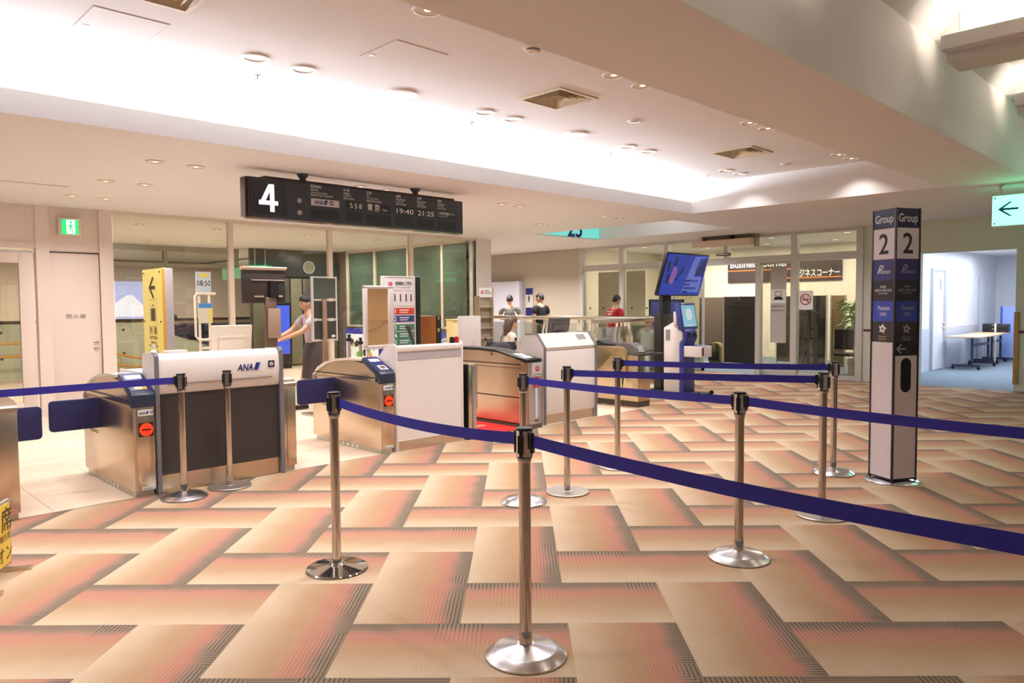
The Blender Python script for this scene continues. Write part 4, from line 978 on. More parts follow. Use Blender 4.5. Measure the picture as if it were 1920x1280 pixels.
# ------------------------------------------------------------------ old steel gate at the right
g3 = thing('boarding_gate', 'old bronze steel boarding gate with keypad, right of the sloped counter', 'gate', (8.75, 6.9, 0))
sb = mat('bronze_steel', (204, 188, 160), .22, 1, grain=.05, gscale=9, bump=.04, stretch=(1, 1, 10))
build('cabinet', MB().prism([(6.5, .08), (7.65, .08), (7.65, .86), (6.5, .86), (6.44, .84), (6.40, .80)], 'x', 8.6, 8.88), sb, g3, bevel=.008)
build('front_box', MB().box(8.6, 6.215, .08, 8.9, 6.5, .735), sb, g3, bevel=.008)
build('front_top', MB().box(8.605, 6.2, .735, 9.2, 6.52, .76), mat('top_dark', (96, 92, 90), .25, .6), g3, bevel=.004)
build('keypad_shoulder', MB().prism([(6.25, .76), (6.3, .87), (6.42, .91), (6.6, .9), (6.6, .86), (6.45, .84), (6.4, .76)], 'x', 8.62, 8.86), mat('shoulder_grey', (104, 98, 98), .35), g3, smooth=50)
for k in range(3):
    build('key', MB().prism([(6.256 + .014 * k, .785 + .028 * k), (6.262 + .014 * k, .8 + .028 * k), (6.254 + .014 * k, .803 + .028 * k), (6.248 + .014 * k, .788 + .028 * k)], 'x', 8.68, 8.8), white_print, g3)
build('scanner_hood', MB().prism([(6.6, .86), (6.65, .885), (6.85, .9), (6.95, .94), (7.05, .9), (7.5, .885), (7.55, .86)], 'x', 8.63, 8.86), black_soft, g3)
build('shield', MB().prism([(6.42, .80), (6.46, .82), (6.62, .835), (6.66, .7), (6.62, .5), (6.5, .42), (6.42, .42)], 'x', 8.592, 8.6), sb, g3)
build('rear_fairing', MB().prism([(6.95, .09), (7.6, .09), (7.6, .66), (7.2, .7), (7.0, .6)], 'x', 8.57, 8.6), mat('fairing_tan', (170, 146, 116), .3, 1), g3, bevel=.01)
build('slot', MB().box(8.596, 7.1, .73, 8.6, 7.2, .75), black, g3)
build('maker_plate', MB().box(8.75, 6.21, .14, 8.84, 6.216, .155), navy_dark, g3)
build('plinth', MB().box(8.62, 6.22, 0, 8.89, 7.6, .08), mat('plinth_dark', (70, 60, 54), .4), g3)
build('rear_lid', MB().lathe([(0, 0), (.14, 0), (.12, .06), (0, .09)], (8.74, 7.9, .86), 16), mat('cream_plastic', (236, 222, 200)), g3); build('rear_cabinet', MB().box(8.6, 7.65, .0, 8.88, 8.1, .86), white, g3)
# ------------------------------------------------------------------ belt posts
pole_m = mat('post_chrome', (198, 192, 186), .12, 1)
def make_post(name, label, top, kind):
    t = thing(name, label, 'belt post', (0, 0, 0), local=True, group=None)
    if kind == 'dome': prof = [(0, 0), (.168, 0), (.173, .004), (.172, .010), (.135, .034), (.128, .036), (.04, .052), (.036, .054), (0, .054)]; m = steel_base
    elif kind == 'mirror': prof = [(0, 0), (.168, 0), (.172, .006), (.166, .014), (.1, .022), (.045, .03), (.036, .045), (0, .045)]; m = mat('mirror_chrome', (210, 208, 206), .06, 1)
    else: prof = [(0, 0), (.165, 0), (.171, .003), (.171, .011), (.165, .015), (.04, .017), (.035, .02), (0, .02)]; m = mat('satin_disc', (186, 176, 168), .38, .9)
    build('base', MB().lathe(prof, n=48), m, t, smooth=25)
    build('pole', MB().cyl((0, 0, .02), (0, 0, top - .13), .0255, 24), pole_m, t)
    build('lower_sleeve', MB().cyl((0, 0, .02), (0, 0, .11), .0215, 20) if kind != 'dome' else MB().lathe([(.0275, .02), (.0275, .105), (.0258, .108), (.0258, .02)], n=24), pole_m, t)
    build('collar', MB().lathe([(.0265, top - .145), (.030, top - .14), (.030, top - .125), (.0265, top - .12)], n=24), pole_m, t)
    h = build('belt_head', MB().cyl((0, 0, top - .125), (0, 0, top - .006), .033, 24), black, t)
    for k in range(4):
        a = PI / 4 + k * PI / 2
        mb = MB()
        arc_ = [(.0352 * math.cos(a + q), .0352 * math.sin(a + q)) for q in (-.56, -.28, 0, .28, .56)] + [(.03 * math.cos(a + q), .03 * math.sin(a + q)) for q in (.56, 0, -.56)]
        build('chrome_strip', mb.prism(arc_, 'z', top - .12, top - .012), mat('head_chrome', (236, 232, 228), .16, 1), h)
    build('cap', MB().lathe([(0, top - .008), (.036, top - .008), (.036, top - .002), (.03, top), (0, top)], n=24), black, t)
    build('belt_slot', MB().box(-.012, -.042, top - .105, .012, -.03, top - .03).box(-.012, .03, top - .105, .012, .042, top - .03).box(-.042, -.012, top - .105, -.03, .012, top - .03).box(.03, -.012, top - .105, .042, .012, top - .03), black, h)
    return t
GP = 'belt posts of the queue'
def place(o, loc, rz):
    o.location = loc; o.rotation_euler = (0, 0, rz); WM[o.name] = Matrix.Translation(loc) @ Matrix.Rotation(rz, 4, 'Z'); o['group'] = GP
dome = make_post('belt_post', 'nearest belt post of all, domed steel base, belts to both sides', .967, 'dome')
place(dome, (2.175, 2.145, 0), .35)
disc = make_post('belt_post', 'belt post with flat disc base before the lettered counter, no belt in it', .96, 'disc')
place(disc, (2.566, 5.933, 0), .35)
disc2 = make_post('belt_post', 'taller belt post with flat disc base just behind the nearest post', .995, 'disc')
place(disc2, (4.338, 3.81, 0), .35)
mirror = make_post('belt_post', 'belt post on a mirror polished base standing alone before the navy flap gate', 1.0, 'mirror')
place(mirror, (2.165, 3.62, 0), .35)
p3 = dup(dome, (2.172, 5.856, 0), .2, 'domed belt post close to the left edge of the lettered counter', GP)
p5 = dup(dome, (3.896, 3.854, 0), .1, 'domed belt post half hidden right behind the nearest post', GP)
p7 = dup(dome, (3.889, 2.101, 0), .3, 'domed belt post right of the nearest post, under the long crossing belt', GP)
p9 = dup(dome, (6.408, 2.583, 0), 0, 'domed belt post nearest the group number pillar, far end of a belt', GP)
p8 = dup(disc2, (5.064, 2.114, 0), 0, 'taller flat disc belt post left of the group number pillar', GP)
p10 = dup(disc2, (5.33, 4.075, 0), 0, 'farthest belt post, before the gap between counter and old steel gate', GP)
def belt(owner, a, b, za, zb, sag, twist=0):
    a = Vector((a[0], a[1], za)); b = Vector((b[0], b[1], zb)); d = (b - a).normalized()
    a = a + d * .04; b = b - d * .04; side = Vector((-d.y, d.x, 0)).normalized() * .0012
    n = 14; vs = []; fs = []
    for k in range(n + 1):
        t = k / n; p = a.lerp(b, t) - Vector((0, 0, sag * 4 * t * (1 - t)))
        for s_ in (-1, 1):
            for z in (-.025, .025): vs.append(p + side * s_ + Vector((0, 0, z)))
    for k in range(n):
        q = k * 4; r = q + 4
        fs += [(q, r, r + 1, q + 1), (q + 2, q + 3, r + 3, r + 2), (q + 1, r + 1, r + 3, q + 3), (q, q + 2, r + 2, r)]
    fs += [(0, 1, 3, 2), (n * 4, n * 4 + 2, n * 4 + 3, n * 4 + 1)]
    build('belt', MB().add(vs, fs), belt_blue, owner, world=True)
    for p in (a, b):
        M = Matrix((d, Vector((-d.y, d.x, 0)).normalized(), Vector((0, 0, 1)))).transposed()
        build('belt_clip', MB().obox(p, (.014, .009, .034), M), black, owner, world=True, bevel=.002)
belt(p3, (2.172, 5.856), (-.6, 5.83), .915, .915, .0)
belt(mirror, (2.165, 3.62), (2.175, 2.145), .945, .915, .032)
belt(dome, (2.175, 2.145), (1.98, .2), .915, .925, .02)
belt(p5, (3.896, 3.854), (3.889, 2.101), .915, .915, .012)
belt(p7, (3.889, 2.101), (3.70, .3), .915, .92, .012)
belt(disc2, (4.338, 3.81), (5.064, 2.114), .94, .945, .004)
belt(p10, (5.33, 4.075), (6.408, 2.583), .945, .915, .006)

# ------------------------------------------------------------------ hanging flight board
sg_m = mat('board_slate', (60, 67, 78), .45, grain=.03, gscale=40)
sgx = mat('board_flap', (44, 46, 50), .5)
fb = thing('flight_board', 'long dark hanging flight board with lit gate number 4', 'sign', (4.7, 7.15, LZ))
build('housing', MB().box(3.35, 7.09, 2.37, 6.12, 7.21, 2.765), sg_m, fb, bevel=.004)
build('end_plate', MB().box(3.30, 7.10, 2.37, 3.315, 7.20, 2.76).box(3.33, 7.095, 2.37, 3.345, 7.205, 2.765), mat('plum_edge', (70, 58, 58), .4), fb)
build('top_trim', MB().box(3.5, 7.085, 2.765, 5.98, 7.215, 2.785), mat('maroon_line', (60, 36, 38), .4), fb)
build('bottom_trim', MB().box(3.34, 7.092, 2.36, 6.12, 7.208, 2.37), mat('bottom_reflect', (150, 130, 120), .2, .8), fb)
for x in (3.96, 5.43):
    build('hanger', MB().cyl((x, 7.15, 2.785), (x, 7.15, LZ), .035, 14).cyl((x, 7.15, LZ - .035), (x, 7.15, LZ), .045, 14, .065), sg_m, fb)
build('number_frame', MB().box(3.37, 7.086, 2.40, 3.74, 7.09, 2.74), mat('number_panel', (46, 48, 56), .4), fb)
lit = mat('lit_white', (255, 255, 255), .4, emit=(250, 250, 255), estr=1.6)
flat('number_four', [[(.0, .068), (.05, .068), (.155, .275), (.105, .275)], [(0, .068), (0, .11), (.02, .11), (.205, .11), (.205, .068)], [(.118, 0), (.165, 0), (.165, .068), (.118, .068)], [(.118, .11), (.165, .11), (.165, .275), (.125, .275), (.118, .262)]], lit, fb, '-y', (3.437, 7.083, 2.43))
soft = mat('lamp_grey', (176, 168, 166), .4)
for z in (2.572, 2.448): build('round_lamp', MB().cyl((3.883, 7.09, z), (3.883, 7.084, z), .026, 20), soft, fb)
F = 7.0885
def cap(s, x, zb, h, width=None, m=white_print, bold=.008): text(s, (x, F - .003, zb), h / .72, m, fb, bold=bold, width=width)
for (x, ja, en, cy, cj, wj, we, wl) in ((4.014, '航空会社', 'Airline', 'Авиакомпания', '航空公司 항공사 航空公司', .13, .088, .26), (4.411, '便名', 'Flight', 'РЕЙС', '航班 편명 航班', .07, .078, .13),
        (4.704, '行先', 'To', 'МЕСТО НАЗНАЧЕНИЯ', '目的地 행선지 目的地', .068, .038, .2), (5.104, '定刻', 'Scheduled', 'ПО РАСПИСАНИЮ', '预定 정시 預定', .066, .13, .14),
        (5.408, '変更', 'Estimated', 'ОЖИДАЕМОЕ', '变更 변경 變更', .066, .122, .13), (5.716, '備考', 'Remarks', 'ПРИМЕЧАНИЯ', '备注 비고 備註', .062, .11, .13)):
    cap(ja, x, 2.722, .026, wj, bold=.012); cap(en, x, 2.691, .022, we); cap(cy, x, 2.666, .014, wl * .75); cap(cj, x, 2.637, .016, wl)
pl = build('airline_plate', MB().box(4.017, F - .004, 2.537, 4.353, 7.09, 2.61), mat('plate_pale', (214, 204, 206), .5), fb)
ana_logo(pl, (4.05, F - .006, 2.553), .044)
for x0, x1, z0, z1 in ((4.02, 4.35, 2.40, 2.50), (4.44, 4.65, 2.53, 2.62), (4.44, 4.65, 2.40, 2.5), (4.70, 5.03, 2.53, 2.62), (4.71, 5.03, 2.39, 2.50), (5.10, 5.24, 2.53, 2.62), (5.245, 5.37, 2.53, 2.62), (5.10, 5.225, 2.40, 2.50), (5.24, 5.36, 2.40, 2.50),
                       (5.40, 5.53, 2.53, 2.62), (5.535, 5.67, 2.53, 2.62), (5.41, 5.53, 2.4, 2.5), (5.545, 5.655, 2.4, 2.5), (5.715, 6.0, 2.53, 2.62), (5.715, 6.0, 2.4, 2.5)):
    build('flap_panel', MB().box(x0, F - .001, z0, x1, 7.09, z1), sgx, fb, bevel=.001, seg=1)
    build('flap_joint', MB().box(x0, F - .0016, (z0 + z1) / 2 - .001, x1, F - .001, (z0 + z1) / 2 + .001), black, fb)
for x, s in ((4.488, '5'), (4.546, '5'), (4.604, '8')): cap(s, x, 2.548, .055, .036, bold=.012)
cap('東', 4.711, 2.545, .062, .075, bold=.012); cap('京', 4.806, 2.545, .062, .075, bold=.012); cap('Tokyo', 4.911, 2.55, .022, .07)
for x, s in ((5.11, '19:40'), (5.416, '21:25')):
    cap(s, x, 2.541, .058, .243, bold=.01)
cap('使用機到着おくれ', 5.723, 2.575, .03, .26); cap('Late Arrival', 5.723, 2.548, .018, .14)
# ------------------------------------------------------------------ green exit sign over the fire door
ex = thing('exit_sign', 'green lit running man exit sign over the fire door', 'sign', (2.87, 11.6, 2.6))
build('housing', MB().box(2.73, 11.57, 2.47, 3.01, 11.65, 2.71), paint_panel, ex, bevel=.005)
build('lit_panel', MB().box(2.77, 11.562, 2.49, 2.97, 11.57, 2.69), mat('exit_green', (40, 220, 120), .4, emit=(30, 225, 120), estr=1.2), ex)
wl = mat('exit_white', (250, 255, 250), .4, emit=(240, 255, 245), estr=1.3)
flat('lit_field', [[(-.045, -.095), (.06, -.095), (.06, .095), (-.045, .095)]], wl, ex, '-y', (2.87, 11.561, 2.59))
eg = mat('exit_green', (40, 220, 120))
rm = [[(-.005, .075), (.015, .075), (.02, .055), (.01, .04), (-.008, .045), (-.014, .06)], [(-.01, .035), (.018, .03), (.012, -.02), (-.015, -.02)], [(.015, .03), (.04, .0), (.033, -.008), (.01, .015)], [(-.01, .03), (-.035, .005), (-.028, -.005), (-.003, .02)],
      [(-.012, -.02), (.0, -.02), (-.02, -.05), (-.04, -.06), (-.042, -.052), (-.025, -.045)], [(.0, -.018), (.014, -.02), (.03, -.05), (.02, -.085), (.01, -.082), (.018, -.052)]]
flat('running_figure', rm, eg, ex, '-y', (2.875, 11.56, 2.59))
# ------------------------------------------------------------------ teal lit arrow sign at the right
ar = thing('arrow_sign', 'teal white lit hanging sign with blue arrow at the right edge', 'sign', (10.4, .8, LZ))
build('housing', MB().box(10.36, -.8, 2.355, 10.50, 2.345, 2.725), mat('sign_silver', (200, 205, 202), .4, .5), ar, bevel=.01)
build('lit_panel', MB().box(10.352, -.79, 2.365, 10.36, 2.335, 2.715), mat('teal_lit', (150, 255, 215), .4, emit=(105, 255, 190), estr=4.5), ar)  # unseen length and strong glow added to throw green on beam and wall
build('lit_panel', MB().box(10.50, -.79, 2.365, 10.508, 2.335, 2.715), mat('teal_lit', (150, 255, 215)), ar)
build('hanger', MB().cyl((10.43, 2.28, 2.72), (10.43, 2.28, LZ), .022, 12).cyl((10.43, 2.28, LZ - .02), (10.43, 2.28, LZ), .04, 14), steel, ar)
build('hanger', MB().cyl((10.43, -.5, 2.72), (10.43, -.5, LZ), .022, 12), steel, ar)
for y, z in ((2.31, 2.69), (2.31, 2.39)): build('corner_bolt', MB().cyl((10.352, y, z), (10.346, y, z), .010, 10), mat('bolt_dark', (60, 70, 70), .4), ar)
flat('arrow', [[(-.10, 0), (0.02, .085), (.05, .085), (-.045, .012), (.11, .012), (.11, -.014), (-.045, -.014), (.05, -.087), (.02, -.087)]], mat('arrow_blue', (20, 80, 120), .5), ar, '-x', (10.35, 2.18, 2.555))
flat('letters_mark', [[(0, 0), (.06, 0), (.06, .17), (0, .17)]], mat('arrow_blue', (20, 80, 120)), ar, '-x', (10.35, 1.88, 2.47))
# ------------------------------------------------------------------ group number pillar
PR = math.atan2(-.11, .21)
pg = thing('group_pillar', 'square white pillar with dark Group 2 panels on a round steel foot', 'sign pillar', (6.478, 2.130, 0), PR, local=True)
h = .1185
build('foot', MB().lathe([(0, 0), (.205, 0), (.21, .006), (.2, .014), (.06, .03), (0, .03)], n=40), steel_base, pg)
build('core', MB().box(-h, -h, .03, h, h, 2.217), mat('pillar_frame', (40, 38, 44), .4), pg, bevel=.003)
pw = mat('pillar_white', (222, 212, 214), .45)
bands = [(2.063, 2.212, mat('band_navy', (36, 36, 70), .4)), (1.815, 2.06, mat('band_white', (230, 224, 228), .45)), (1.645, 1.812, mat('band_blue', (56, 54, 116), .4)), (1.482, 1.643, mat('band_black', (44, 42, 48), .4)),
         (1.314, 1.480, mat('band_bright_blue', (56, 76, 170), .4)), (1.15, 1.312, mat('band_brown', (56, 48, 48), .4)), (.045, 1.146, pw)]
script = dict(slant=.3)
for fc_, e in (('-x', 0), ('-y', 1)):
    def fbx(u0, u1, z0, z1, d=.003):
        return MB().box(-h - d, -u1, z0, -h, -u0, z1) if fc_ == '-x' else MB().box(u0, -h - d, z0, u1, -h, z1)
    def tl(u, z): return (-h - .0038, -u, z) if fc_ == '-x' else (u, -h - .0038, z)
    for i, (z0, z1, m) in enumerate(bands):
        if i == 6 and e: z1 = 1.04
        build('sign_panel', fbx(-h + .008, h - .008, z0, z1), m, pg)
    text('Group', tl(0, 2.108), .092, white_print, pg, fc_, 'CENTER', bold=.012, width=.19)
    text('2', tl(0, 1.86), .165 / .72, ink, pg, fc_, 'CENTER', bold=.014, width=.10)
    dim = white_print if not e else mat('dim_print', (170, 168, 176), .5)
    text('Platinum', tl(.01, 1.70), .05, dim, pg, fc_, 'CENTER', slant=.35, width=.12)
    text('P', tl(-.045, 1.70), .1, dim, pg, fc_, 'CENTER', slant=.4)
    text('ANA', tl(0, 1.585), .03, dim, pg, fc_, 'CENTER')
    text('SUPER FLYERS CARD', tl(0, 1.555), .03, dim, pg, fc_, 'CENTER', width=.18)
    text('PREMIUM MEMBER', tl(0, 1.535), .014, dim, pg, fc_, 'CENTER', width=.1)
    text('Premium', tl(.005, 1.405), .055, dim, pg, fc_, 'CENTER', slant=.3, width=.125)
    text('class', tl(0, 1.362), .05, dim, pg, fc_, 'CENTER', slant=.3, width=.07)
    star_emblem(pg, tl(0, 1.255), .11, fc_, bg=False, m=dim)
    build('thin_rule', fbx(-.045, .045, 1.192, 1.194, .004), dim, pg)
    text('GOLD', tl(0, 1.163), .03, mat('gold_print', (206, 168, 70), .4) if not e else dim, pg, fc_, 'CENTER', width=.075)
build('arrow_panel', MB().box(-h + .004, -h - .004, 1.045, h - .004, -h, 1.146), mat('arrow_black', (26, 26, 26), .4), pg)
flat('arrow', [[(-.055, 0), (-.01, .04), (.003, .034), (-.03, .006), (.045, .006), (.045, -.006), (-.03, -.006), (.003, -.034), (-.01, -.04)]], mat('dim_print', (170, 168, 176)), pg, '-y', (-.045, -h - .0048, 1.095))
build('slot_rim', MB().prism(rrect(-.05, .745, .05, 1.02, .049, 8), 'y', -h - .006, -h), black, pg)
build('slot_hole', MB().prism(rrect(-.042, .755, .042, 1.01, .041, 8), 'y', -h - .0068, -h), mat('slot_dark', (8, 8, 10), .3), pg)
for sx, sy in ((-1, -1), (1, -1), (-1, 1), (1, 1)):
    build('corner_post', MB().box(sx * h - .008, sy * h - .008, .02, sx * h + .008, sy * h + .008, 2.217), mat('corner_dark', (66, 62, 68), .35, .5), pg, bevel=.002)
# ------------------------------------------------------------------ kiosk
kb = mat('kiosk_blue', (64, 74, 150), .4)
ki = thing('check_in_kiosk', 'white and blue self service kiosk with lit touch screen', 'kiosk', (10.45, 6.8, 0))
build('body', MB().prism([(6.60, .03), (6.92, .03), (6.92, 1.08), (6.70, 1.19), (6.66, 1.16), (6.56, 1.0), (6.56, .90), (6.62, .84)], 'x', 10.29, 10.60), white, ki, bevel=.006)
build('blue_front', MB().prism([(6.54, .02), (6.62, .02), (6.62, .84), (6.56, .9), (6.56, 1.0), (6.64, 1.14), (6.60, 1.15), (6.50, 1.02), (6.50, .9), (6.54, .82)], 'x', 10.28, 10.61), kb, ki, bevel=.005)
M = Matrix.Translation((10.47, 6.57, 1.07)) @ Matrix.Rotation(math.radians(-10), 4, 'X')
hd = build('screen_head', MB().box(-.23, -.04, -.02, .23, .05, .41).xf(M), kb, ki, bevel=.012)
build('touch_screen', MB().box(-.19, -.046, .02, .19, -.039, .37).xf(M), mat('touch_blue', (150, 200, 215), .2, emit=(120, 190, 215), estr=.55), hd)
build('screen_picture', MB().ball((0, -.047, .22), .09, .002, .1).box(-.1, -.05, .03, .1, -.046, .05).xf(M), mat('screen_pic', (214, 228, 232), .4, emit=(205, 225, 235), estr=.5), hd)
build('top_label', MB().box(-.17, -.043, .385, -.08, -.038, .41).xf(M), white_print, hd)
build('rear_spine', MB().box(10.26, 6.66, 1.12, 10.62, 6.72, 1.34), white, ki, bevel=.006)
build('side_vent', MB().box(10.284, 6.80, .88, 10.291, 6.88, 1.05), mat('vent_grey', (150, 150, 156), .5), ki)
for x in (10.34, 10.50):
    build('card_reader', MB().prism([(6.47, .93), (6.51, .93), (6.56, 1.03), (6.52, 1.03)], 'x', x, x + .09), navy_dark, ki)
    build('reader_slot', MB().prism([(6.466, .945), (6.47, .945), (6.50, 1.0), (6.49, 1.0)], 'x', x + .02, x + .07), black, ki)
build('shelf', MB().prism(rrect(10.29, .615, 10.60, .79, .012), 'y', 6.22, 6.56), white, ki, bevel=.006)
build('shelf_top', MB().box(10.30, 6.24, .79, 10.59, 6.54, .796), kb, ki)
build('scan_well', MB().box(10.36, 6.28, .796, 10.54, 6.4, .802), mat('well_blue', (110, 140, 205), .25), ki)
build('ticket_slot', MB().box(10.31, 6.212, .64, 10.35, 6.222, .765), mat('slot_brown', (70, 50, 46), .4), ki)
build('base_plate', MB().box(10.25, 6.25, .0, 10.66, 6.98, .03), black_soft, ki, bevel=.005)
for x in (10.27, 10.64): build('caster', MB().cyl((x, 6.25, .035), (x + .025, 6.25, .035), .035, 12), black, ki)
# ------------------------------------------------------------------ tilted display on a black pole
tv = thing('display_stand', 'black pole stand with tilted lit blue display beside the kiosk', 'display', (10.7, 7.15, 0))
build('pole', MB().box(10.56, 7.12, .02, 10.80, 7.20, 1.9), black_soft, tv, bevel=.006); build('column_cover', MB().box(10.47, 7.10, .03, 10.82, 7.24, 1.30), mat('cover_black', (46, 42, 42), .4), tv, bevel=.006)
build('foot', MB().box(10.4, 7.0, 0, 11.15, 7.35, .025), black_soft, tv, bevel=.006)
M = Matrix.Translation((10.98, 7.0, 1.96)) @ Matrix.Rotation(math.radians(17), 4, 'X')
sc = build('display_case', MB().box(-.64, -.02, -.37, .64, .04, .37).xf(M), black, tv, bevel=.005)
build('screen', MB().box(-.62, -.024, -.35, .62, -.019, .35).xf(M), mat('tv_blue', (60, 86, 205), .2, emit=(40, 70, 200), estr=.42), sc)
lb = mat('tv_light', (120, 140, 225), .3, emit=(95, 120, 225), estr=.42); db = mat('tv_dark', (44, 56, 120), .3, emit=(38, 52, 120), estr=.3); pk = mat('tv_pink', (170, 120, 200), .3, emit=(150, 110, 205), estr=.35)
def on_tv(pts): return [tuple(M @ Vector((u, -.026, v))) for u, v in pts]
build('screen_picture', MB().poly(on_tv([(.02, -.3), (.2, .33), (.55, .33), (.36, .1), (.3, -.02), (.55, -.02), (.58, -.3)])), lb, sc, clean=False)
build('screen_picture', MB().poly(on_tv([(.38, .3), (.6, .32), (.6, 0), (.36, 0), (.3, .1)])).poly(on_tv([(-.56, .05), (-.47, .05), (-.47, .22), (-.56, .22)])).poly(on_tv([(-.52, -.15), (-.42, -.15), (-.42, .0), (-.52, .0)])).poly(on_tv([(-.40, .15), (-.31, .15), (-.30, .3), (-.38, .3)])).poly(on_tv([(-.2, -.02), (-.15, -.04), (-.02, .13), (-.07, .15)])), db, sc, clean=False)
build('screen_picture', MB().poly(on_tv([(-.42, -.14), (-.3, -.16), (-.24, .02), (-.28, .14), (-.36, .14), (-.4, .02)])), pk, sc, clean=False)
for k, w_ in enumerate((.42, .2, .4, .16)): build('screen_line', MB().poly(on_tv([(.06, -.08 - .065 * k), (.06 + w_, -.08 - .065 * k), (.06 + w_, -.115 - .065 * k), (.06, -.115 - .065 * k)])), db, sc, clean=False)
build('bracket', MB().bar((10.7, 7.14, 1.8), (10.8, 7.03, 1.9), .12, .05), black, tv)
# blue screen partition behind
np_ = thing('folding_screen', 'navy screen panel behind the railing and the tilted display', 'partition', (13.5, 9.0, 0))
build('panel', MB().box(12.92, 9.0, .12, 14.12, 9.03, 1.54), mat('navy_fabric', (54, 60, 120), .7), np_, bevel=.004)
build('frame', MB().box(12.89, 8.99, .06, 12.92, 9.04, 1.56).box(14.12, 8.99, .06, 14.15, 9.04, 1.56).box(12.92, 8.99, 1.54, 14.12, 9.04, 1.56), navy_dark, np_)
for x in (12.92, 14.1): build('foot', MB().bar((x, 8.8, .03), (x, 9.25, .03), .05), navy_dark, np_)
# ------------------------------------------------------------------ railing
def railing(label, a, b, n, zt=1.2):
    t = thing('glass_railing', label, 'railing', (a[0], a[1], 0))
    build('handrail', MB().tube([(a[0], a[1], zt), (b[0], b[1], zt)], .038, 12), steel, t)
    A, B = Vector((a[0], a[1], 0)), Vector((b[0], b[1], 0)); d = (B - A).normalized()
    for k in range(n):
        p = A.lerp(B, (k + .04) / (n - 1 + .08)); 
        for s_ in (-.05, .05):
            q = p + d * s_; nrm = Vector((-d.y, d.x, 0)) * .05
            build('post', MB().bar(q, q + Vector((0, 0, zt - .26)), .05, .014).bar(q + Vector((0, 0, zt - .27)), q + nrm + Vector((0, 0, zt - .14)), .05, .014).bar(q + nrm + Vector((0, 0, zt - .15)), q + nrm + Vector((0, 0, zt - .03)), .05, .014), frame_white, t)
        if k < n - 1:
            p2 = A.lerp(B, (k + 1.04) / (n - 1 + .08)); q0, q1 = p + d * .07, p2 - d * .07
            build('glass_panel', MB().bar(q0 + Vector((0, 0, .6)), q1 + Vector((0, 0, .6)), .012, 1.0), glass_rail, t)
    return t
railing('steel capped glass railing across the corridor before the toilets', (11.25, 12.4), (11.25, 7.62), 6)
railing('short steel capped glass railing right of the old steel gate', (9.10, 7.44), (11.12, 7.5), 3)
# ------------------------------------------------------------------ yellow arrivals sign (looks to -x)
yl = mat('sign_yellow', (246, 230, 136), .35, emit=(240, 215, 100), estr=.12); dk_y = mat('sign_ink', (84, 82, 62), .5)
ys = thing('arrivals_sign', 'tall yellow arrivals and baggage claim sign on grey upright', 'sign', (2.78, 8.1, 0))
build('upright', MB().box(2.765, 7.84, .02, 2.86, 8.38, 1.875), mat('lilac_grey_metal', (186, 178, 180), .4, .3), ys, bevel=.006)
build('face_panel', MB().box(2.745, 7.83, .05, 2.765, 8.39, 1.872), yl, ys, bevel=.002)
build('panel_edge', MB().box(2.747, 7.822, .05, 2.768, 7.83, 1.872), mat('amber_edge', (226, 160, 40), .3), ys)
build('foot', MB().box(2.6, 7.75, 0, 3.0, 8.46, .02), steel, ys)
sx = 2.744
def sl_(u, z): return (sx, 8.39 - u, z)
for u in (.04, .51):
    for z in (1.835, 1.33): build('bolt', MB().cyl((sx, 8.39 - u, z), (sx - .006, 8.39 - u, z), .009, 10), black, ys)
flat('arrow', [[(-.09, 0), (.03, .115), (.065, .1), (-.02, .018), (.10, .018), (.10, -.018), (-.02, -.018), (.065, -.1), (.03, -.115)]], dk_y, ys, '-x', sl_(.27, 1.68))
flat('pictogram_frame', [[(-.105, -.14), (.105, -.14), (.105, -.137), (-.105, -.137)], [(-.105, .137), (.105, .137), (.105, .14), (-.105, .14)], [(-.105, -.14), (-.102, -.14), (-.102, .14), (-.105, .14)], [(.102, -.14), (.105, -.14), (.105, .14), (.102, .14)]], dk_y, ys, '-x', sl_(.29, 1.42))
flat('suitcase_pictogram', [[(-.07, -.075), (-.05, -.075), (-.05, .055), (-.07, .055)], [(-.045, -.075), (.045, -.075), (.045, .055), (-.045, .055)], [(.05, -.075), (.07, -.075), (.07, .055), (.05, .055)], [(-.03, .06), (-.022, .06), (-.022, .09), (-.03, .09)], [(.022, .06), (.03, .06), (.03, .09), (.022, .09)], [(-.03, .085), (.03, .085), (.03, .093), (-.03, .093)]], dk_y, ys, '-x', sl_(.29, 1.41))
for s, z, hh, w in (('到 着', 1.205, .066, .22), ('Arrivals', 1.145, .055, .23), ('Прибытие', 1.10, .03, .18), ('到达 도착 到達', 1.06, .03, .25), ('手荷物受取所', .985, .045, .28), ('Baggage Claim', .945, .036, .26), ('Получение багажа', .915, .024, .26), ('行李领取 수하물 行李', .88, .024, .4)):
    text(s, sl_(.28, z), hh / .8, dk_y, ys, '-x', 'CENTER', bold=.012, width=w)
# ------------------------------------------------------------------ time board on a white tube stand
tb = thing('time_board', 'small board reading 08:50 on a white tube stand behind the lettered counter', 'sign stand', (3.47, 8.6, 0))
tube = mat('tube_white', (232, 220, 200), .4)
fr_ = MB().tube([(3.60, 8.58, 1.63), (3.385, 8.58, 1.63), (3.365, 8.58, 1.60), (3.365, 8.58, 1.14), (3.40, 8.58, 1.10), (3.58, 8.58, 1.10)], .014, 8)
build('frame', fr_, tube, tb)
for x in (3.42, 3.535): build('upright', MB().cyl((x, 8.6, .03), (x, 8.6, 1.63), .014, 10), tube, tb)
build('crossbar', MB().cyl((3.42, 8.6, 1.0), (3.535, 8.6, 1.0), .01, 8), tube, tb)
build('foot', MB().box(3.3, 8.4, 0, 3.65, 8.8, .03), tube, tb, bevel=.01)
bd = build('board', MB().box(3.385, 8.585, 1.635, 3.555, 8.60, 1.88), mat('board_pale_blue', (190, 204, 210), .5), tb)
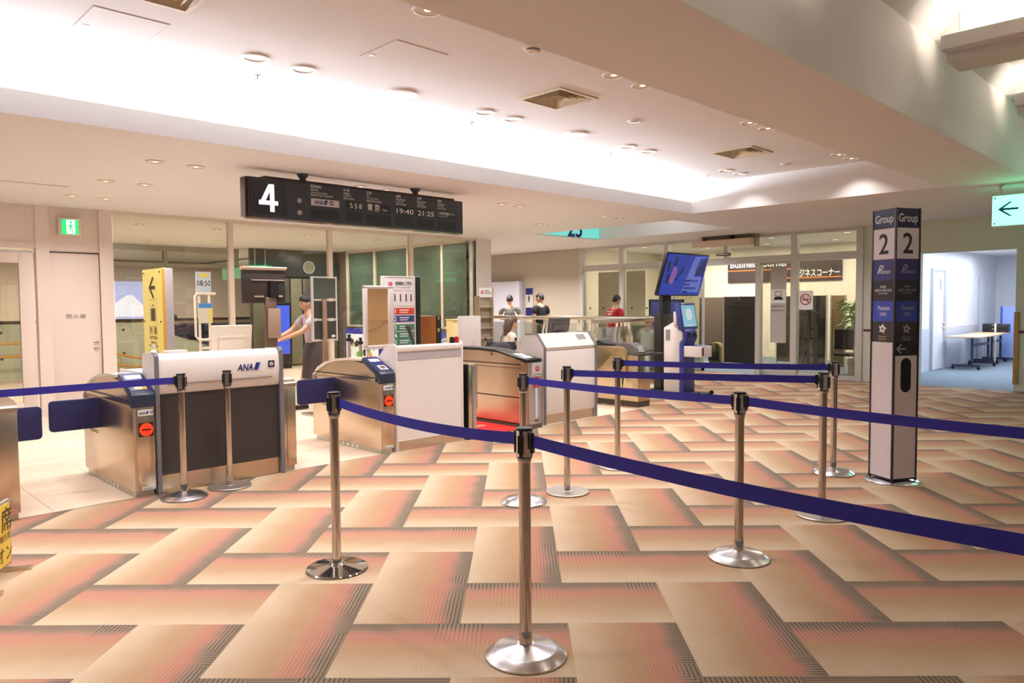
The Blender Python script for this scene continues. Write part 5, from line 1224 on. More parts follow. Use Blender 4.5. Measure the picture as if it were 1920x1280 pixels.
flat('yellow_banner', [[(-.062, -.02), (.062, -.02), (.05, 0), (.062, .02), (-.062, .02), (-.05, 0)]], mat('banner_yellow', (230, 210, 90), .5), bd, '-y', (3.47, 8.584, 1.84))
text('8:50', (3.47, 8.583, 1.715), .1, white_print, bd, '-y', 'CENTER', bold=.06, width=.15)
text('08:50', (3.47, 8.582, 1.718), .09, ink, bd, '-y', 'CENTER', bold=.012, width=.15)
bd2 = build('notice', MB().box(3.40, 8.575, 1.29, 3.56, 8.585, 1.52), mat('notice_pale', (214, 204, 180), .5), tb)
flat('notice_header', [[(-.078, -.026), (.078, -.026), (.078, .028), (-.078, .028)]], mat('header_blue', (74, 138, 196), .5), bd2, '-y', (3.48, 8.574, 1.49))
flat('notice_yellow', [[(.04, -.1), (.078, -.1), (.078, .06), (.04, .06)]], mat('banner_yellow', (230, 210, 90)), bd2, '-y', (3.48, 8.574, 1.395))
# ------------------------------------------------------------------ rolling tv on a pole, pushed by the attendant
rt = thing('rolling_display', 'dark television on a rolling pole seen from behind, pushed by the attendant', 'display', (4.62, 9.4, 0))
tvd = mat('tv_back', (52, 42, 40), .4)
build('case', MB().box(4.30, 9.38, 1.52, 4.90, 9.44, 1.99), tvd, rt, bevel=.01)
build('rear_ledge', MB().prism([(9.34, 1.99), (9.38, 1.96), (9.44, 1.96), (9.44, 2.005), (9.36, 2.005)], 'x', 4.29, 4.91), mat('ledge_pale', (216, 190, 170), .4), rt)
build('vent_ridge', MB().box(4.42, 9.365, 1.82, 4.88, 9.38, 1.835).box(4.45, 9.36, 1.60, 4.58, 9.38, 1.62).box(4.66, 9.36, 1.60, 4.85, 9.38, 1.625), mat('ridge', (170, 150, 138), .4), rt)
build('mount_plate', MB().box(4.66, 9.34, 1.6, 4.78, 9.38, 1.82), black, rt)
build('screen', MB().box(4.32, 9.44, 1.54, 4.88, 9.445, 1.97), screen_off, rt)
build('pole', MB().box(4.60, 9.36, .1, 4.76, 9.42, 1.6), mat('pole_brown', (112, 92, 80), .35, .4), rt, bevel=.01)
build('media_box', MB().box(4.62, 9.33, 1.05, 4.80, 9.36, 1.45), mat('box_tan', (150, 128, 108), .5), rt, bevel=.01)
build('foot', MB().bar((4.35, 9.4, .075), (5.02, 9.4, .075), .06).bar((4.68, 9.15, .075), (4.68, 9.65, .075), .06), black, rt)
for x, y in ((4.38, 9.4), (4.98, 9.4), (4.68, 9.18), (4.68, 9.62)): build('caster', MB().cyl((x, y - .012, .03), (x, y + .012, .03), .03, 12), black, rt)
build('handle', MB().tube([(4.74, 9.40, 1.02), (4.78, 9.40, 1.02), (4.80, 9.44, 1.02), (4.80, 9.66, 1.02)], .014, 8), steel, rt)
# ------------------------------------------------------------------ three panel sign stand
ss = thing('panel_stand', 'steel stand with three blank dark green panels beside the attendant', 'sign stand', (5.25, 9.0, 0))
gp = mat('slate_green', (74, 86, 74), .5)
for z0, z1 in ((1.57, 1.86), (1.30, 1.55), (1.02, 1.28)):
    build('panel', MB().box(5.09, 8.98, z0 + .01, 5.43, 9.0, z1 - .01), gp if z0 > 1.5 else mat('slate_dark', (58, 60, 54), .5), ss)
build('frame', MB().box(5.07, 8.97, 1.0, 5.09, 9.01, 1.875).box(5.43, 8.97, 1.0, 5.45, 9.01, 1.875).box(5.09, 8.972, 1.855, 5.43, 9.008, 1.873).box(5.09, 8.972, 1.55, 5.43, 9.008, 1.57).box(5.09, 8.972, 1.28, 5.43, 9.008, 1.30).box(5.09, 8.972, 1.002, 5.43, 9.008, 1.02), alu, ss)
build('post', MB().box(5.21, 8.94, .03, 5.27, 8.97, 1.57), mat('post_tan', (170, 146, 126), .3, .7), ss)
build('foot', MB().box(5.0, 8.75, 0, 5.5, 9.2, .03), steel, ss, bevel=.006)
build('white_sticker', MB().box(5.36, 8.974, 1.05, 5.41, 8.98, 1.08), white_print, ss)
def rope_post(x, y, label, h):
    t = thing('rope_post', label, 'rope post', (x, y, 0))
    build('base', MB().lathe([(0, 0), (.14, 0), (.14, .012), (.02, .03), (0, .03)], (x, y, 0), 24), steel, t); build('pole', MB().cyl((x, y, .02), (x, y, h - .09), .02, 14), steel, t)
    build('head', MB().lathe([(.024, h - .09), (.034, h - .085), (.034, h - .05), (.02, h - .04), (.02, h - .015), (.028, h - .012), (.024, h), (0, h)], (x, y, 0), 16), black, t)
rope_post(5.38, 8.3, 'steel rope post with black head before the blue picture display', 1.06)
rope_post(5.05, 8.05, 'steel rope post beside the three panel stand', 1.12)
# ------------------------------------------------------------------ cork board, group board, timber box, white panel
cb = thing('cork_board', 'white framed plain tan board on a leg behind the plain counter', 'board', (5.1, 7.5, 0))
build('face', MB().box(4.96, 7.50, 1.0, 5.26, 7.51, 1.68), mat('tan_board', (200, 162, 112), .5, grain=.03, gscale=4), cb)
build('frame', MB().box(4.925, 7.49, .97, 4.965, 7.55, 1.715).box(5.255, 7.49, .97, 5.345, 7.55, 1.715).box(4.925, 7.49, 1.675, 5.345, 7.55, 1.715).box(4.925, 7.49, .955, 5.345, 7.55, 1.0), white, cb, bevel=.008)
build('leg', MB().box(4.96, 7.52, 0, 5.0, 7.55, .96).box(5.27, 7.52, 0, 5.31, 7.55, .96), white, cb)
build('darker_band', MB().box(4.965, 7.497, 1.288, 5.255, 7.5, 1.294).prism([(4.965, 1.18), (5.08, 1.21), (5.25, 1.30), (5.25, 1.275), (5.08, 1.185), (4.965, 1.155)], 'y', 7.497, 7.5), mat('tan_darker', (176, 132, 86), .5), cb)  # thin line and slanting band, a darker tan than the face
gb_ = thing('group_board', 'boarding order board with coloured group bars 1 to 5', 'sign', (5.9, 8.0, 0))
gx0, gx1, gy_ = 5.56, 6.03, 8.0
build('frame', MB().box(gx0 - .025, gy_ - .005, .93, gx0, gy_ + .06, 1.86).box(gx1, gy_ - .005, .93, gx1 + .025, gy_ + .06, 1.86).box(gx0, gy_ - .005, 1.835, gx1, gy_ + .06, 1.86).box(gx0, gy_ - .005, .93, gx1, gy_ + .06, .955), alu, gb_, bevel=.008)
build('back_case', MB().box(gx1 + .025, gy_ + .01, .92, gx1 + .12, gy_ + .08, 1.86), black, gb_, bevel=.01)
build('sheet', MB().box(gx0, gy_, .955, gx1, gy_ + .02, 1.835), mat('sheet_pale', (230, 222, 222), .5), gb_)
build('post', MB().box(5.72, gy_ + .02, 0, 5.80, gy_ + .05, .93).box(5.6, gy_ - .15, 0, 5.92, gy_ + .25, .025), steel, gb_)
gf = gy_ - .002
bar_c = [('1', mat('bar_red', (206, 70, 46), .5), 1.36), ('2', mat('bar_blue', (52, 62, 130), .5), 1.26), ('3', mat('bar_green', (60, 130, 110), .5), 1.145), ('4', mat('bar_green', (0, 0, 0)), 1.045), ('5', mat('bar_green', (0, 0, 0)), .957)]
for s, m, z in bar_c:
    b_ = build('group_bar', MB().box(gx0 + .005, gf - .002, z, gx1 - .005, gy_, z + .083), m, gb_)
    text('GROUP', (gx0 + .02, gf - .004, z + .015), .035, white_print, b_, width=.10)
    text(s, (gx0 + .14, gf - .004, z + .012), .082, white_print, b_, bold=.01)
    build('text_line', MB().box(gx0 + .23, gf - .004, z + .048, gx0 + .38, gf - .002, z + .06).box(gx0 + .23, gf - .004, z + .02, gx0 + .36, gf - .002, z + .03), white_print, b_)
crane_emblem(gb_, (gx0 + .09, gf - .001, 1.755), .032)
text('搭乗順のご案内', (gx0 + .17, gf - .001, 1.745), .052, ink, gb_, bold=.012, width=.26)
text('Group Boarding Order', (gx0 + .17, gf - .001, 1.705), .03, soft, gb_, width=.24)
pm = MB()
for k, x in enumerate((.16, .25, .34, .42)):
    pm.ball((gx0 + x, gf - .002, 1.62), .009, .002, .009, 8, 6).box(gx0 + x - .008, gf - .003, 1.53, gx0 + x + .008, gf - .001, 1.61)
build('pictogram', pm, ink, gb_)
build('rule', MB().box(gx0 + .01, gf - .002, 1.675, gx1 - .01, gf, 1.677).box(gx0 + .01, gf - .002, 1.47, gx1 - .01, gf, 1.472), soft, gb_)
wbx = thing('timber_cabinet', 'brown ribbed timber cabinet with black side behind the plain counter', 'cabinet', (6.4, 8.4, 0))
build('body', MB().box(6.215, 8.2, 0.01, 6.56, 8.55, 1.325), mat('timber_brown', (160, 104, 52), .45, grain=.08, gscale=10, stretch=(6, 6, .4)), wbx)
ribs = MB()
for k in range(14): ribs.box(6.217 + .0242 * k, 8.193, .02, 6.23 + .0242 * k, 8.2, 1.315)
build('ribs', ribs, mat('timber_brown', (160, 104, 52)), wbx)
build('side_case', MB().box(6.56, 8.19, .01, 6.645, 8.55, 1.33), black, wbx, bevel=.004)
for z in (1.27, 1.1): build('hinge', MB().box(6.58, 8.182, z, 6.61, 8.19, z + .05), steel, wbx)
wp = thing('partition_screen', 'white rounded screen panel left of the black topped gate', 'panel', (6.45, 7.6, 0))
build('panel', MB().prism(rrect(6.46, .5, 6.85, 1.325, .03), 'y', 7.58, 7.62), white, wp, bevel=.004)
build('leg', MB().box(6.5, 7.585, 0, 6.54, 7.615, .5).box(6.77, 7.585, 0, 6.81, 7.615, .5).box(6.45, 7.4, 0, 6.86, 7.8, .02), steel, wp)
yb_ = tag(build('cream_box', MB().box(6.58, 7.86, .0, 6.76, 8.0, 1.265), mat('cream_card', (236, 214, 150), .5), bevel=.004), 'cream narrow box standing behind the white rounded panel', 'box'); build('lid', MB().box(6.57, 7.85, 1.265, 6.77, 8.01, 1.28), mat('cream_card', (236, 214, 150)), yb_)
# ------------------------------------------------------------------ brochure rack by the pier
rk = thing('brochure_rack', 'tall brochure rack with white airline header card beside the pier', 'rack', (9.56, 10.5, 0))
rkm = mat('rack_tan', (184, 170, 150), .4, .4)
build('back', MB().box(9.40, 10.52, .05, 9.73, 10.54, 1.62), mat('rack_back', (170, 154, 132), .5), rk)
build('side', MB().box(9.38, 10.42, 0, 9.40, 10.56, 1.64).box(9.73, 10.42, 0, 9.75, 10.56, 1.80), rkm, rk)
for k in range(7):
    z = .25 + .2 * k
    build('wire_shelf', MB().tube([(9.38, 10.42, z), (9.75, 10.42, z)], .006, 6).box(9.40, 10.43, z - .03, 9.73, 10.52, z - .025), rkm, rk)
hc = build('header_card', MB().box(9.40, 10.44, 1.62, 9.73, 10.45, 1.80), white_print, rk)
crane_emblem(hc, (9.475, 10.438, 1.715), .036)
text('JAPAN', (9.53, 10.438, 1.73), .04, ink, hc, bold=.015, width=.12); text('AIRLINES', (9.53, 10.438, 1.685), .04, ink, hc, bold=.015, width=.17)
# ------------------------------------------------------------------ wheelchair
wc = thing('wheelchair', 'folded dark wheelchair with black bag, behind the black topped gate', 'wheelchair', (8.35, 8.75, 0), local=True)
WMx = Matrix.Translation((8.35, 8.75, 0)) @ Matrix.Rotation(math.radians(135), 4, 'Z'); wc.rotation_euler = (0, 0, math.radians(135)); WM[wc.name] = WMx
tubes = mat('dark_tube', (44, 44, 50), .35, .6)
for s in (-1, 1):
    build('frame_side', MB().tube([(s * .24, .38, .93), (s * .24, .26, .90), (s * .24, .22, .5), (s * .24, .2, .2)], .012, 8).tube([(s * .24, .22, .72), (s * .24, -.2, .72), (s * .24, -.24, .5), (s * .24, -.38, .14)], .012, 8).tube([(s * .24, .22, .48), (s * .24, -.24, .48)], .012, 8), tubes, wc)
    build('push_grip', MB().tube([(s * .24, .26, .90), (s * .24, .42, .94)], .02, 10), black, wc)
    build('brake_lever', MB().tube([(s * .24, .32, .90), (s * .24, .36, .84)], .006, 6), steel, wc)
    build('armrest', MB().box(s * .24 - .03, -.18, .72, s * .24 + .03, .16, .75), black, wc, bevel=.01)
    w_ = build('wheel', MB().tube([(s * .30, .14 + .27 * math.cos(2 * PI * k / 28), .282 + .27 * math.sin(2 * PI * k / 28)) for k in range(29)], .012, 8), black, wc)
    build('hand_rim', MB().tube([(s * .33, .14 + .23 * math.cos(2 * PI * k / 28), .282 + .23 * math.sin(2 * PI * k / 28)) for k in range(29)], .007, 6), steel, w_)
    sp_ = MB()
    for k in range(10): sp_.cyl((s * .30, .14, .282), (s * .30, .14 + .26 * math.cos(2 * PI * k / 10), .282 + .26 * math.sin(2 * PI * k / 10)), .003, 5)
    build('spokes', sp_, steel, w_)
    build('front_caster', MB().cyl((s * .22, -.30, .07), (s * .25, -.30, .07), .07, 14), black, wc)
    build('footrest', MB().box(s * .12 - .08, -.46, .12, s * .12 + .08, -.36, .14), black, wc)
build('seat', MB().box(-.23, -.22, .46, .23, .2, .49), mat('seat_navy', (48, 46, 58), .8), wc, bevel=.01)
build('backrest', MB().box(-.23, .2, .5, .23, .23, .88), mat('seat_navy', (48, 46, 58)), wc, bevel=.01)
build('rear_bag', MB().ball((0, .31, .72), .2, .085, .17, 16, 10), mat('bag_dark', (56, 50, 58), .8), wc)
# ------------------------------------------------------------------ yellow floor poster at the left edge
PA = math.radians(59.3)
yp = thing('floor_sign', 'low yellow floor sign with dark lettering cut by the left edge', 'sign', (.88, 4.98, 0), PA, local=True)
build('board', MB().box(-.52, 0, .03, 0, .02, .40), mat('grey_frame_l', (190, 180, 172), .4, .5), yp, bevel=.003)
yf = build('face', MB().box(-.51, -.003, .045, -.02, 0, .385), mat('poster_yellow', (240, 206, 70), .45), yp)
text('席', (-.135, -.005, .245), .14, mat('poster_ink', (80, 58, 44), .6), yf, bold=.01); text('機外席', (-.16, -.005, .185), .045, mat('poster_ink', (80, 58, 44)), yf); text('オン', (-.2, -.005, .075), .1, mat('poster_ink', (80, 58, 44)), yf)
build('foot', MB().bar((-.45, -.12, .01), (-.45, .16, .01), .03, .02).bar((-.06, -.12, .01), (-.06, .16, .01), .03, .02).box(-.46, .005, .01, -.44, .015, .05).box(-.07, .005, .01, -.05, .015, .05), steel, yp)

# ------------------------------------------------------------------ ceiling fittings
ring_m = mat('fitting_white', (236, 226, 214), .4); cone = mat('reflector', (224, 210, 196), .18, .85)
glow = mat('lamp_glow', (255, 240, 220), .4, emit=(255, 220, 184), estr=2.4)
def downlight(name, label, r, group):
    t = thing(name, label, 'ceiling light', (0, 0, 0), local=True, group=group)
    build('ring', MB().lathe([(r, 0), (r * 1.16, 0), (r * 1.2, -.004), (r * 1.16, -.010), (r, -.012), (r * .985, -.006)], n=28), ring_m, t)
    build('reflector', MB().lathe([(r, -.004), (r * .97, -.0035), (r * .5, -.0012), (r * .48, -.001)], n=28), cone, t)
    build('bulb', MB().lathe([(0, -.012), (r * .18, -.0105), (r * .3, -.006), (r * .34, -.0012)], n=16), glow, t)
    return t
def lamp(x, y, z, power, spread=140, col=WARM): area('downlight_or_fill', (x, y, z - .016), (0, 0, 0), .13, .13, power, col, 'DISK', spread)  # serves the downlights and the added fill lamps alike
G1 = 'downlights in the raised ceiling'; G2 = 'downlights in the low ceiling'
names = [(2.92, 3.69), (2.55, 5.25), (2.94, 5.255), (4.82, 5.245), (5.2, 5.25), (7.08, 5.26), (7.48, 5.26), (9.35, 5.29), (9.73, 5.28), (4.81, 3.71), (5.21, 3.72), (7.07, 3.73), (7.44, 3.72), (9.4, 3.77), (9.77, 3.76), (2.55, 3.69)]
dl = downlight('downlight', '', .082, G1)
LB = {0: 'recessed downlight glowing at the top edge of the picture beside the beam', 1: 'first recessed downlight of the pair over the left counter', 2: 'second recessed downlight of the pair over the left counter', 3: 'left downlight of the pair beside the nearer square vent, cove side', 4: 'right downlight of the pair beside the nearer square vent, cove side',
      5: 'left downlight of the pair beyond the small round speaker', 6: 'right downlight of the pair beyond the small round speaker', 7: 'left downlight of the farthest pair on the cove side', 8: 'right downlight of the farthest pair on the cove side', 9: 'left downlight of the pair between nearer vent and beam', 10: 'right downlight of the pair between nearer vent and beam',
      11: 'left downlight of the pair between farther vent and beam', 12: 'right downlight of the pair between farther vent and beam', 13: 'left downlight of the farthest pair by the beam', 14: 'right downlight of the farthest pair by the beam', 15: 'recessed downlight just above the top of the picture beside the beam'}
for i, (x, y) in enumerate(names):
    if i == 0: dl.location = (x, y, UZ); WM[dl.name] = Matrix.Translation(dl.location); dl['label'] = LB[0]
    else: dup(dl, (x, y, UZ), 0, LB[i], G1)
    lamp(x, y, UZ, P_COFFER * (.45 if x > 9 else 1), 112)
for x, y in ((.3, 5.25), (.7, 5.25), (.3, 3.7), (.7, 3.7), (-2, 5.25), (-2, 3.7)): lamp(x, y, UZ, P_COFFER, 112)
low = [(2.58, 7.44), (2.97, 7.45), (2.58, 8.93), (2.98, 8.92), (2.61, 10.38), (2.99, 10.38), (4.85, 7.43), (5.22, 7.43), (7.12, 7.43), (7.47, 7.42), (9.35, 7.4), (9.76, 7.41), (9.39, 8.87), (9.69, 8.85), (4.85, 8.92), (5.25, 8.92), (7.12, 8.9), (7.5, 8.9), (4.9, 10.38), (7.2, 10.38), (9.45, 10.38)]
dl2 = downlight('downlight', '', .07, G2)
for i, (x, y) in enumerate(low):
    row = ('first', 'second', 'third')[0 if y < 8 else 1 if y < 10 else 2]
    side = 'over the left boarding gate' if x < 3.5 else 'over the middle gates' if x < 6 else 'over the plain counter side' if x < 8.5 else 'over the old steel gate'
    lb_ = 'flush downlight, %s row of the low ceiling, %s, %s' % (row, side, 'nearer one' if i % 2 == 0 else 'farther one')
    if i >= 18: lb_ = 'flush downlight, third row of the low ceiling, ' + side
    if i == 0: dl2.location = (x, y, LZ); WM[dl2.name] = Matrix.Translation(dl2.location); dl2['label'] = lb_
    else: dup(dl2, (x, y, LZ), 0, lb_, G2)
    lamp(x, y, LZ, P_LOW)
for x, y in ((.3, 7.44), (.3, 8.9), (.3, 10.4)): lamp(x, y, LZ, P_LOW)
for x, y in ((12.5, 5.6), (12.0, 6.6), (13.2, 8.5), (12.6, 11.6), (12.6, 13.4), (12.4, 15.2)): lamp(x, y, LZ, P_LOW * (4.2 if y > 10 else 1.2))  # unseen lamps without fittings; the far ones added to brighten the toilet wall
GB = 'downlights beyond the glass wall'
k = 0
for x, y in ((4.3, 13.2), (5.6, 13.2), (7.4, 13.2), (9.0, 13.2), (4.3, 15.4), (6.6, 15.4), (8.8, 15.4), (2.6, 13.2), (2.6, 15.4)):
    q = dup(dl2, (x, y, LZ), 0, 'flush downlight in the ceiling beyond the glass wall, %s row, %s' % (('nearer', 'farther')[y > 14], ('leftmost', 'second', 'third', 'fourth', 'fifth')[[2.6, 4.3, 5.6, 7.4, 9.0].index(x) if y < 14 else [2.6, 4.3, 6.6, 8.8].index(x)]), GB); lamp(x, y, LZ, P_BACK)
for x, y in ((3, 20.5), (6, 20.5), (9, 20.5), (3, 23), (6, 23), (9, 23), (1, 19)): lamp(x, y, 2.94, P_BACK * 3, 175)  # fill lamps without fittings, added to brighten the far hall
for x, y in ((9.55, 12.5), (9.55, 14.4), (9.55, 15.9)): lamp(x, y, LZ, P_BACK * 1.2, 170)  # more added fill close to the green glass, to lift its brightness
# square air vents with nested louvres
def vent(x0, y0, x1, y1, label):
    t = thing('air_vent', label, 'vent', ((x0 + x1) / 2, (y0 + y1) / 2, UZ), group='square ceiling vents')
    cx, cy, s = (x0 + x1) / 2, (y0 + y1) / 2, (x1 - x0) / 2
    cream = mat('vent_cream', (214, 196, 164), .5); dark = mat('vent_dark', (44, 36, 30), .8)
    def ring(a, b, za, zb): return MB().add([(cx - a, cy - a, za), (cx + a, cy - a, za), (cx + a, cy + a, za), (cx - a, cy + a, za), (cx - b, cy - b, zb), (cx + b, cy - b, zb), (cx + b, cy + b, zb), (cx - b, cy + b, zb)], [(0, 1, 5, 4), (1, 2, 6, 5), (2, 3, 7, 6), (3, 0, 4, 7)])
    build('frame', MB().box(cx - s, cy - s, UZ - .012, cx + s, cy - s + .03, UZ - .001).box(cx - s, cy + s - .03, UZ - .012, cx + s, cy + s, UZ - .001).box(cx - s, cy - s + .03, UZ - .012, cx - s + .03, cy + s - .03, UZ - .001).box(cx + s - .03, cy - s + .03, UZ - .012, cx + s, cy + s - .03, UZ - .001), cream, t)
    build('duct', MB().box(cx - s, cy - s, UZ + .15, cx + s, cy + s, UZ + .16), dark, t)
    b_ = s - .03
    for k in range(4):
        l = build('louvre', ring(b_ * (1 - .21 * k), b_ * (.86 - .21 * k), UZ - .006, UZ + .045), cream, t, clean=False)
vent(4.74, 4.22, 5.25, 4.73, 'square louvred ceiling vent, the nearer of the two whole ones'); vent(8.12, 4.26, 8.66, 4.8, 'square louvred ceiling vent near the far end of the raised ceiling'); vent(1.36, 4.23, 1.87, 4.74, 'square ceiling vent cut by the top edge of the picture')
def plate(name, label, cat, x, y, r, m, group=None, prof=None):
    return tag(build(name, MB().lathe(prof or [(0, -.014), (r * .85, -.013), (r, -.006), (r, 0)], (x, y, UZ), 28), m), label, cat, group)
s1 = plate('ceiling_speaker', 'round ceiling speaker between nearer downlight pair and cove', 'speaker', 3.88, 5.27, .115, mat('speaker_grille', (214, 208, 204), .6), 'ceiling speakers'); build('rim', MB().lathe([(.115, -.015), (.13, -.012), (.132, 0)], (3.88, 5.27, UZ), 28), ring_m, s1)
s2 = plate('ceiling_speaker', 'round ceiling speaker beyond the nearer square vent', 'speaker', 6.14, 5.25, .115, mat('speaker_grille', (214, 208, 204)), 'ceiling speakers'); build('rim', MB().lathe([(.115, -.015), (.13, -.012), (.132, 0)], (6.14, 5.25, UZ), 28), ring_m, s2)
for x, y, lb in ((6.15, 4.49, 'small round ceiling fitting between the two square vents'), (9.52, 4.51, 'small round ceiling fitting beyond the farther square vent')):
    o = plate('ceiling_disc', lb, 'fitting', x, y, .07, ring_m, 'small ceiling discs'); build('inner_disc', MB().lathe([(0, -.017), (.04, -.016), (.045, -.013)], (x, y, UZ), 20), soft, o)
sd = plate('smoke_detector', 'cream smoke detector on the raised ceiling close to the beam', 'detector', 3.89, 3.72, .075, mat('cream_plastic', (236, 222, 200)))
build('chamber', MB().lathe([(.05, -.012), (.045, -.035), (.03, -.042), (0, -.042)], (3.89, 3.72, UZ), 20), mat('cream_plastic', (236, 222, 200)), sd)
build('slots', MB().lathe([(.052, -.016), (.052, -.022)], (3.89, 3.72, UZ), 20), black, sd, clean=False)
for x, y, lb in ((2.76, 5.66, 'ceiling sprinkler head nearest to the first downlight pair'), (5.01, 5.65, 'ceiling sprinkler head near the cove, second along the row'), (7.27, 5.67, 'ceiling sprinkler head near the cove, third along the row'), (9.52, 5.67, 'ceiling sprinkler head at the far end of the cove')):
    o = plate('sprinkler', lb, 'sprinkler', x, y, .03, steel, 'ceiling sprinklers', [(0, -.03), (.012, -.03), (.014, -.026), (.006, -.024), (.006, -.006), (.03, -.004), (.032, 0)])
for k, (x0, y0, x1, y1) in enumerate(((1.42, 5.03, 1.86, 5.48), (3.09, 4.25, 3.54, 4.70))):
    t = tag(build('access_panel', MB().box(x0, y0, UZ - .0035, x1, y1, UZ - .0005), paint_ceiling), ('square access panel in the bright left part of the raised ceiling', 'square access panel in the raised ceiling left of the nearer vent')[k], 'panel', 'ceiling access panels')
    build('joint', MB().box(x0 - .004, y0 - .004, UZ - .002, x1 + .004, y0, UZ - .0003).box(x0 - .004, y1, UZ - .002, x1 + .004, y1 + .004, UZ - .0003).box(x0 - .004, y0, UZ - .002, x0, y1, UZ - .0003).box(x1, y0, UZ - .002, x1 + .004, y1, UZ - .0003), mat('joint_grey', (176, 162, 156), .7), t)
    build('latch', MB().box(x0 + .03, y1 - .09, UZ - .006, x0 + .07, y1 - .06, UZ - .003), steel, t)
sl = tag(build('slot_diffuser', MB().box(1.0, 9.62, LZ - .006, 2.4, 9.66, LZ - .0005), mat('slot_pale', (214, 222, 200), .5)), 'long thin slot air diffuser in the low ceiling at the left', 'diffuser'); build('slot_gap', MB().box(1.02, 9.632, LZ - .0065, 2.38, 9.642, LZ - .006), mat('slot_shadow', (120, 110, 96), .8), sl)
# ------------------------------------------------------------------ people
skin_m = mat('skin_tone', (206, 158, 128), .55); hair_m = mat('dark_hair', (34, 28, 26), .6, grain=.2, gscale=80, bump=.4, stretch=(1, 1, .2)); hair_b = mat('brown_hair', (92, 68, 56), .55, grain=.15, gscale=60, bump=.4, stretch=(1, 1, .2))
def skinned(name, J, bones, m, parent, sub=1, root=None):
    keys = list(J); idx = {k: i for i, k in enumerate(keys)}
    me = bpy.data.meshes.new(name); me.from_pydata([J[k][0] for k in keys], [(idx[a], idx[b]) for a, b in bones], [])
    o = bpy.data.objects.new(name, me); COL.objects.link(o)
    md = o.modifiers.new('skin', 'SKIN'); md.use_smooth_shade = True; md.branch_smoothing = .6
    for k in keys:
        v = me.skin_vertices[0].data[idx[k]]; r = J[k][1]; v.radius = (r, r) if not isinstance(r, tuple) else r
        v.use_root = (k == (root or keys[0]))
    sb_ = o.modifiers.new('sub', 'SUBSURF'); sb_.levels = sub
    dg = bpy.context.evaluated_depsgraph_get(); nm = bpy.data.meshes.new_from_object(o.evaluated_get(dg))
    bpy.data.objects.remove(o); bpy.data.meshes.remove(me)
    nm.shade_smooth(); nm.materials.clear(); nm.materials.append(m)
    o = bpy.data.objects.new(name, nm); COL.objects.link(o); settle(o, parent); return o
def lerp(a, b, t): return tuple(a[i] + (b[i] - a[i]) * t for i in range(3))
def person(label, loc, rz, P, shirt, legs, shoes, hair, hair_len='short', skirt=False, scale=1.0, female=False, sleeve=.62, group=None):
    """P: joint positions in the figure's own frame, facing -y. L_/R_ pairs given explicitly."""
    t = thing('person', label, 'person', loc, rz, local=True, group=group)
    t.scale = (scale,) * 3
    J = {}
    def put(k, p, r): J[k] = (Vector(p), r)
    put('pelvis', P['pelvis'], (.15, .105)); put('waist', P['waist'], (.125 if female else .135, .09)); put('chest', P['chest'], (.145 if female else .165, .105)); put('collar', P['collar'], (.09, .07)); put('neck', P['neck'], .055)
    h = Vector(P['head']); up = (h - Vector(P['neck'])).normalized(); look = Vector(P.get('look', (0, -1, 0))).normalized()
    put('jaw', h - up * .03, .05)
    B = [('pelvis', 'waist'), ('waist', 'chest'), ('chest', 'collar'), ('collar', 'neck'), ('neck', 'jaw')]
    side = look.cross(up).normalized(); look = up.cross(side).normalized()
    for s, n in ((1, 'R'), (-1, 'L')):
        put(n + 'sho', P[n + 'sho'], .058); put(n + 'elb', P[n + 'elb'], .042); put(n + 'wri', P[n + 'wri'], .029)
        B += [('collar', n + 'sho'), (n + 'sho', n + 'elb'), (n + 'elb', n + 'wri')]
        w = Vector(P[n + 'wri']); d = (w - Vector(P[n + 'elb'])).normalized(); sd = d.cross(Vector((0, 0, 1)))
        sd = sd.normalized() if sd.length > .2 else Vector((0, 1, 0)); dn = d.cross(sd).normalized()
        put(n + 'palm', w + d * .06, (.036, .018)); B.append((n + 'wri', n + 'palm'))
        for q, (off, ln) in enumerate(((-.03, .075), (-.01, .09), (.01, .085), (.03, .065))):
            a = w + d * .085 + sd * off; b = a + d * ln * .5 - dn * .004; c_ = b + d * ln * .35 - dn * .02
            put(n + 'f%da' % q, a, .010); put(n + 'f%db' % q, b, .009); put(n + 'f%dc' % q, c_, .008)
            B += [(n + 'palm', n + 'f%da' % q), (n + 'f%da' % q, n + 'f%db' % q), (n + 'f%db' % q, n + 'f%dc' % q)]
        a = w + d * .035 - sd * .035; put(n + 'tha', a, .011); put(n + 'thb', a + d * .04 - sd * .025, .009); B += [(n + 'palm', n + 'tha'), (n + 'tha', n + 'thb')]
        put(n + 'hip', P[n + 'hip'], .085); put(n + 'kne', P[n + 'kne'], .056); put(n + 'ank', P[n + 'ank'], .036); put(n + 'toe', P[n + 'toe'], (.036, .028))
        k_, a_ = Vector(P[n + 'kne']), Vector(P[n + 'ank'])
        put(n + 'calf', k_.lerp(a_, .3), .054)
        B += [('pelvis', n + 'hip'), (n + 'hip', n + 'kne'), (n + 'kne', n + 'calf'), (n + 'calf', n + 'ank'), (n + 'ank', n + 'toe')]
    body = skinned('body', J, B, skin_m, t)
    R3 = Matrix((side, look, up)).transposed()
    def hp_(p): return h + R3 @ Vector(p)
    def face(x, y, z):           # a direction on the unit sphere -> the head's surface
        X = .076 * x * (1 - .24 * max(0, -z) ** 1.5); Y = (.094 if y > 0 else .1) * y; Z = .118 * z
        if y > 0:
            Y += .014 * max(0, -z - .35) * y - .006 * math.exp(-((abs(x) - .42) ** 2 + (z - .12) ** 2) / .02)
            Y += .026 * math.exp(-(x * x) / .018 - ((z + .1) ** 2) / .035) + .006 * math.exp(-(x * x) / .06 - ((z + .42) ** 2) / .006)
        return (X, Y, Z)
    def dirs(n, m):
        u = MB().ball((0, 0, 0), 1, 1, 1, n, m); return u.v, u.f
    dv, df = dirs(28, 20)
    hd_ = MB().add([face(*p) for p in dv], df)
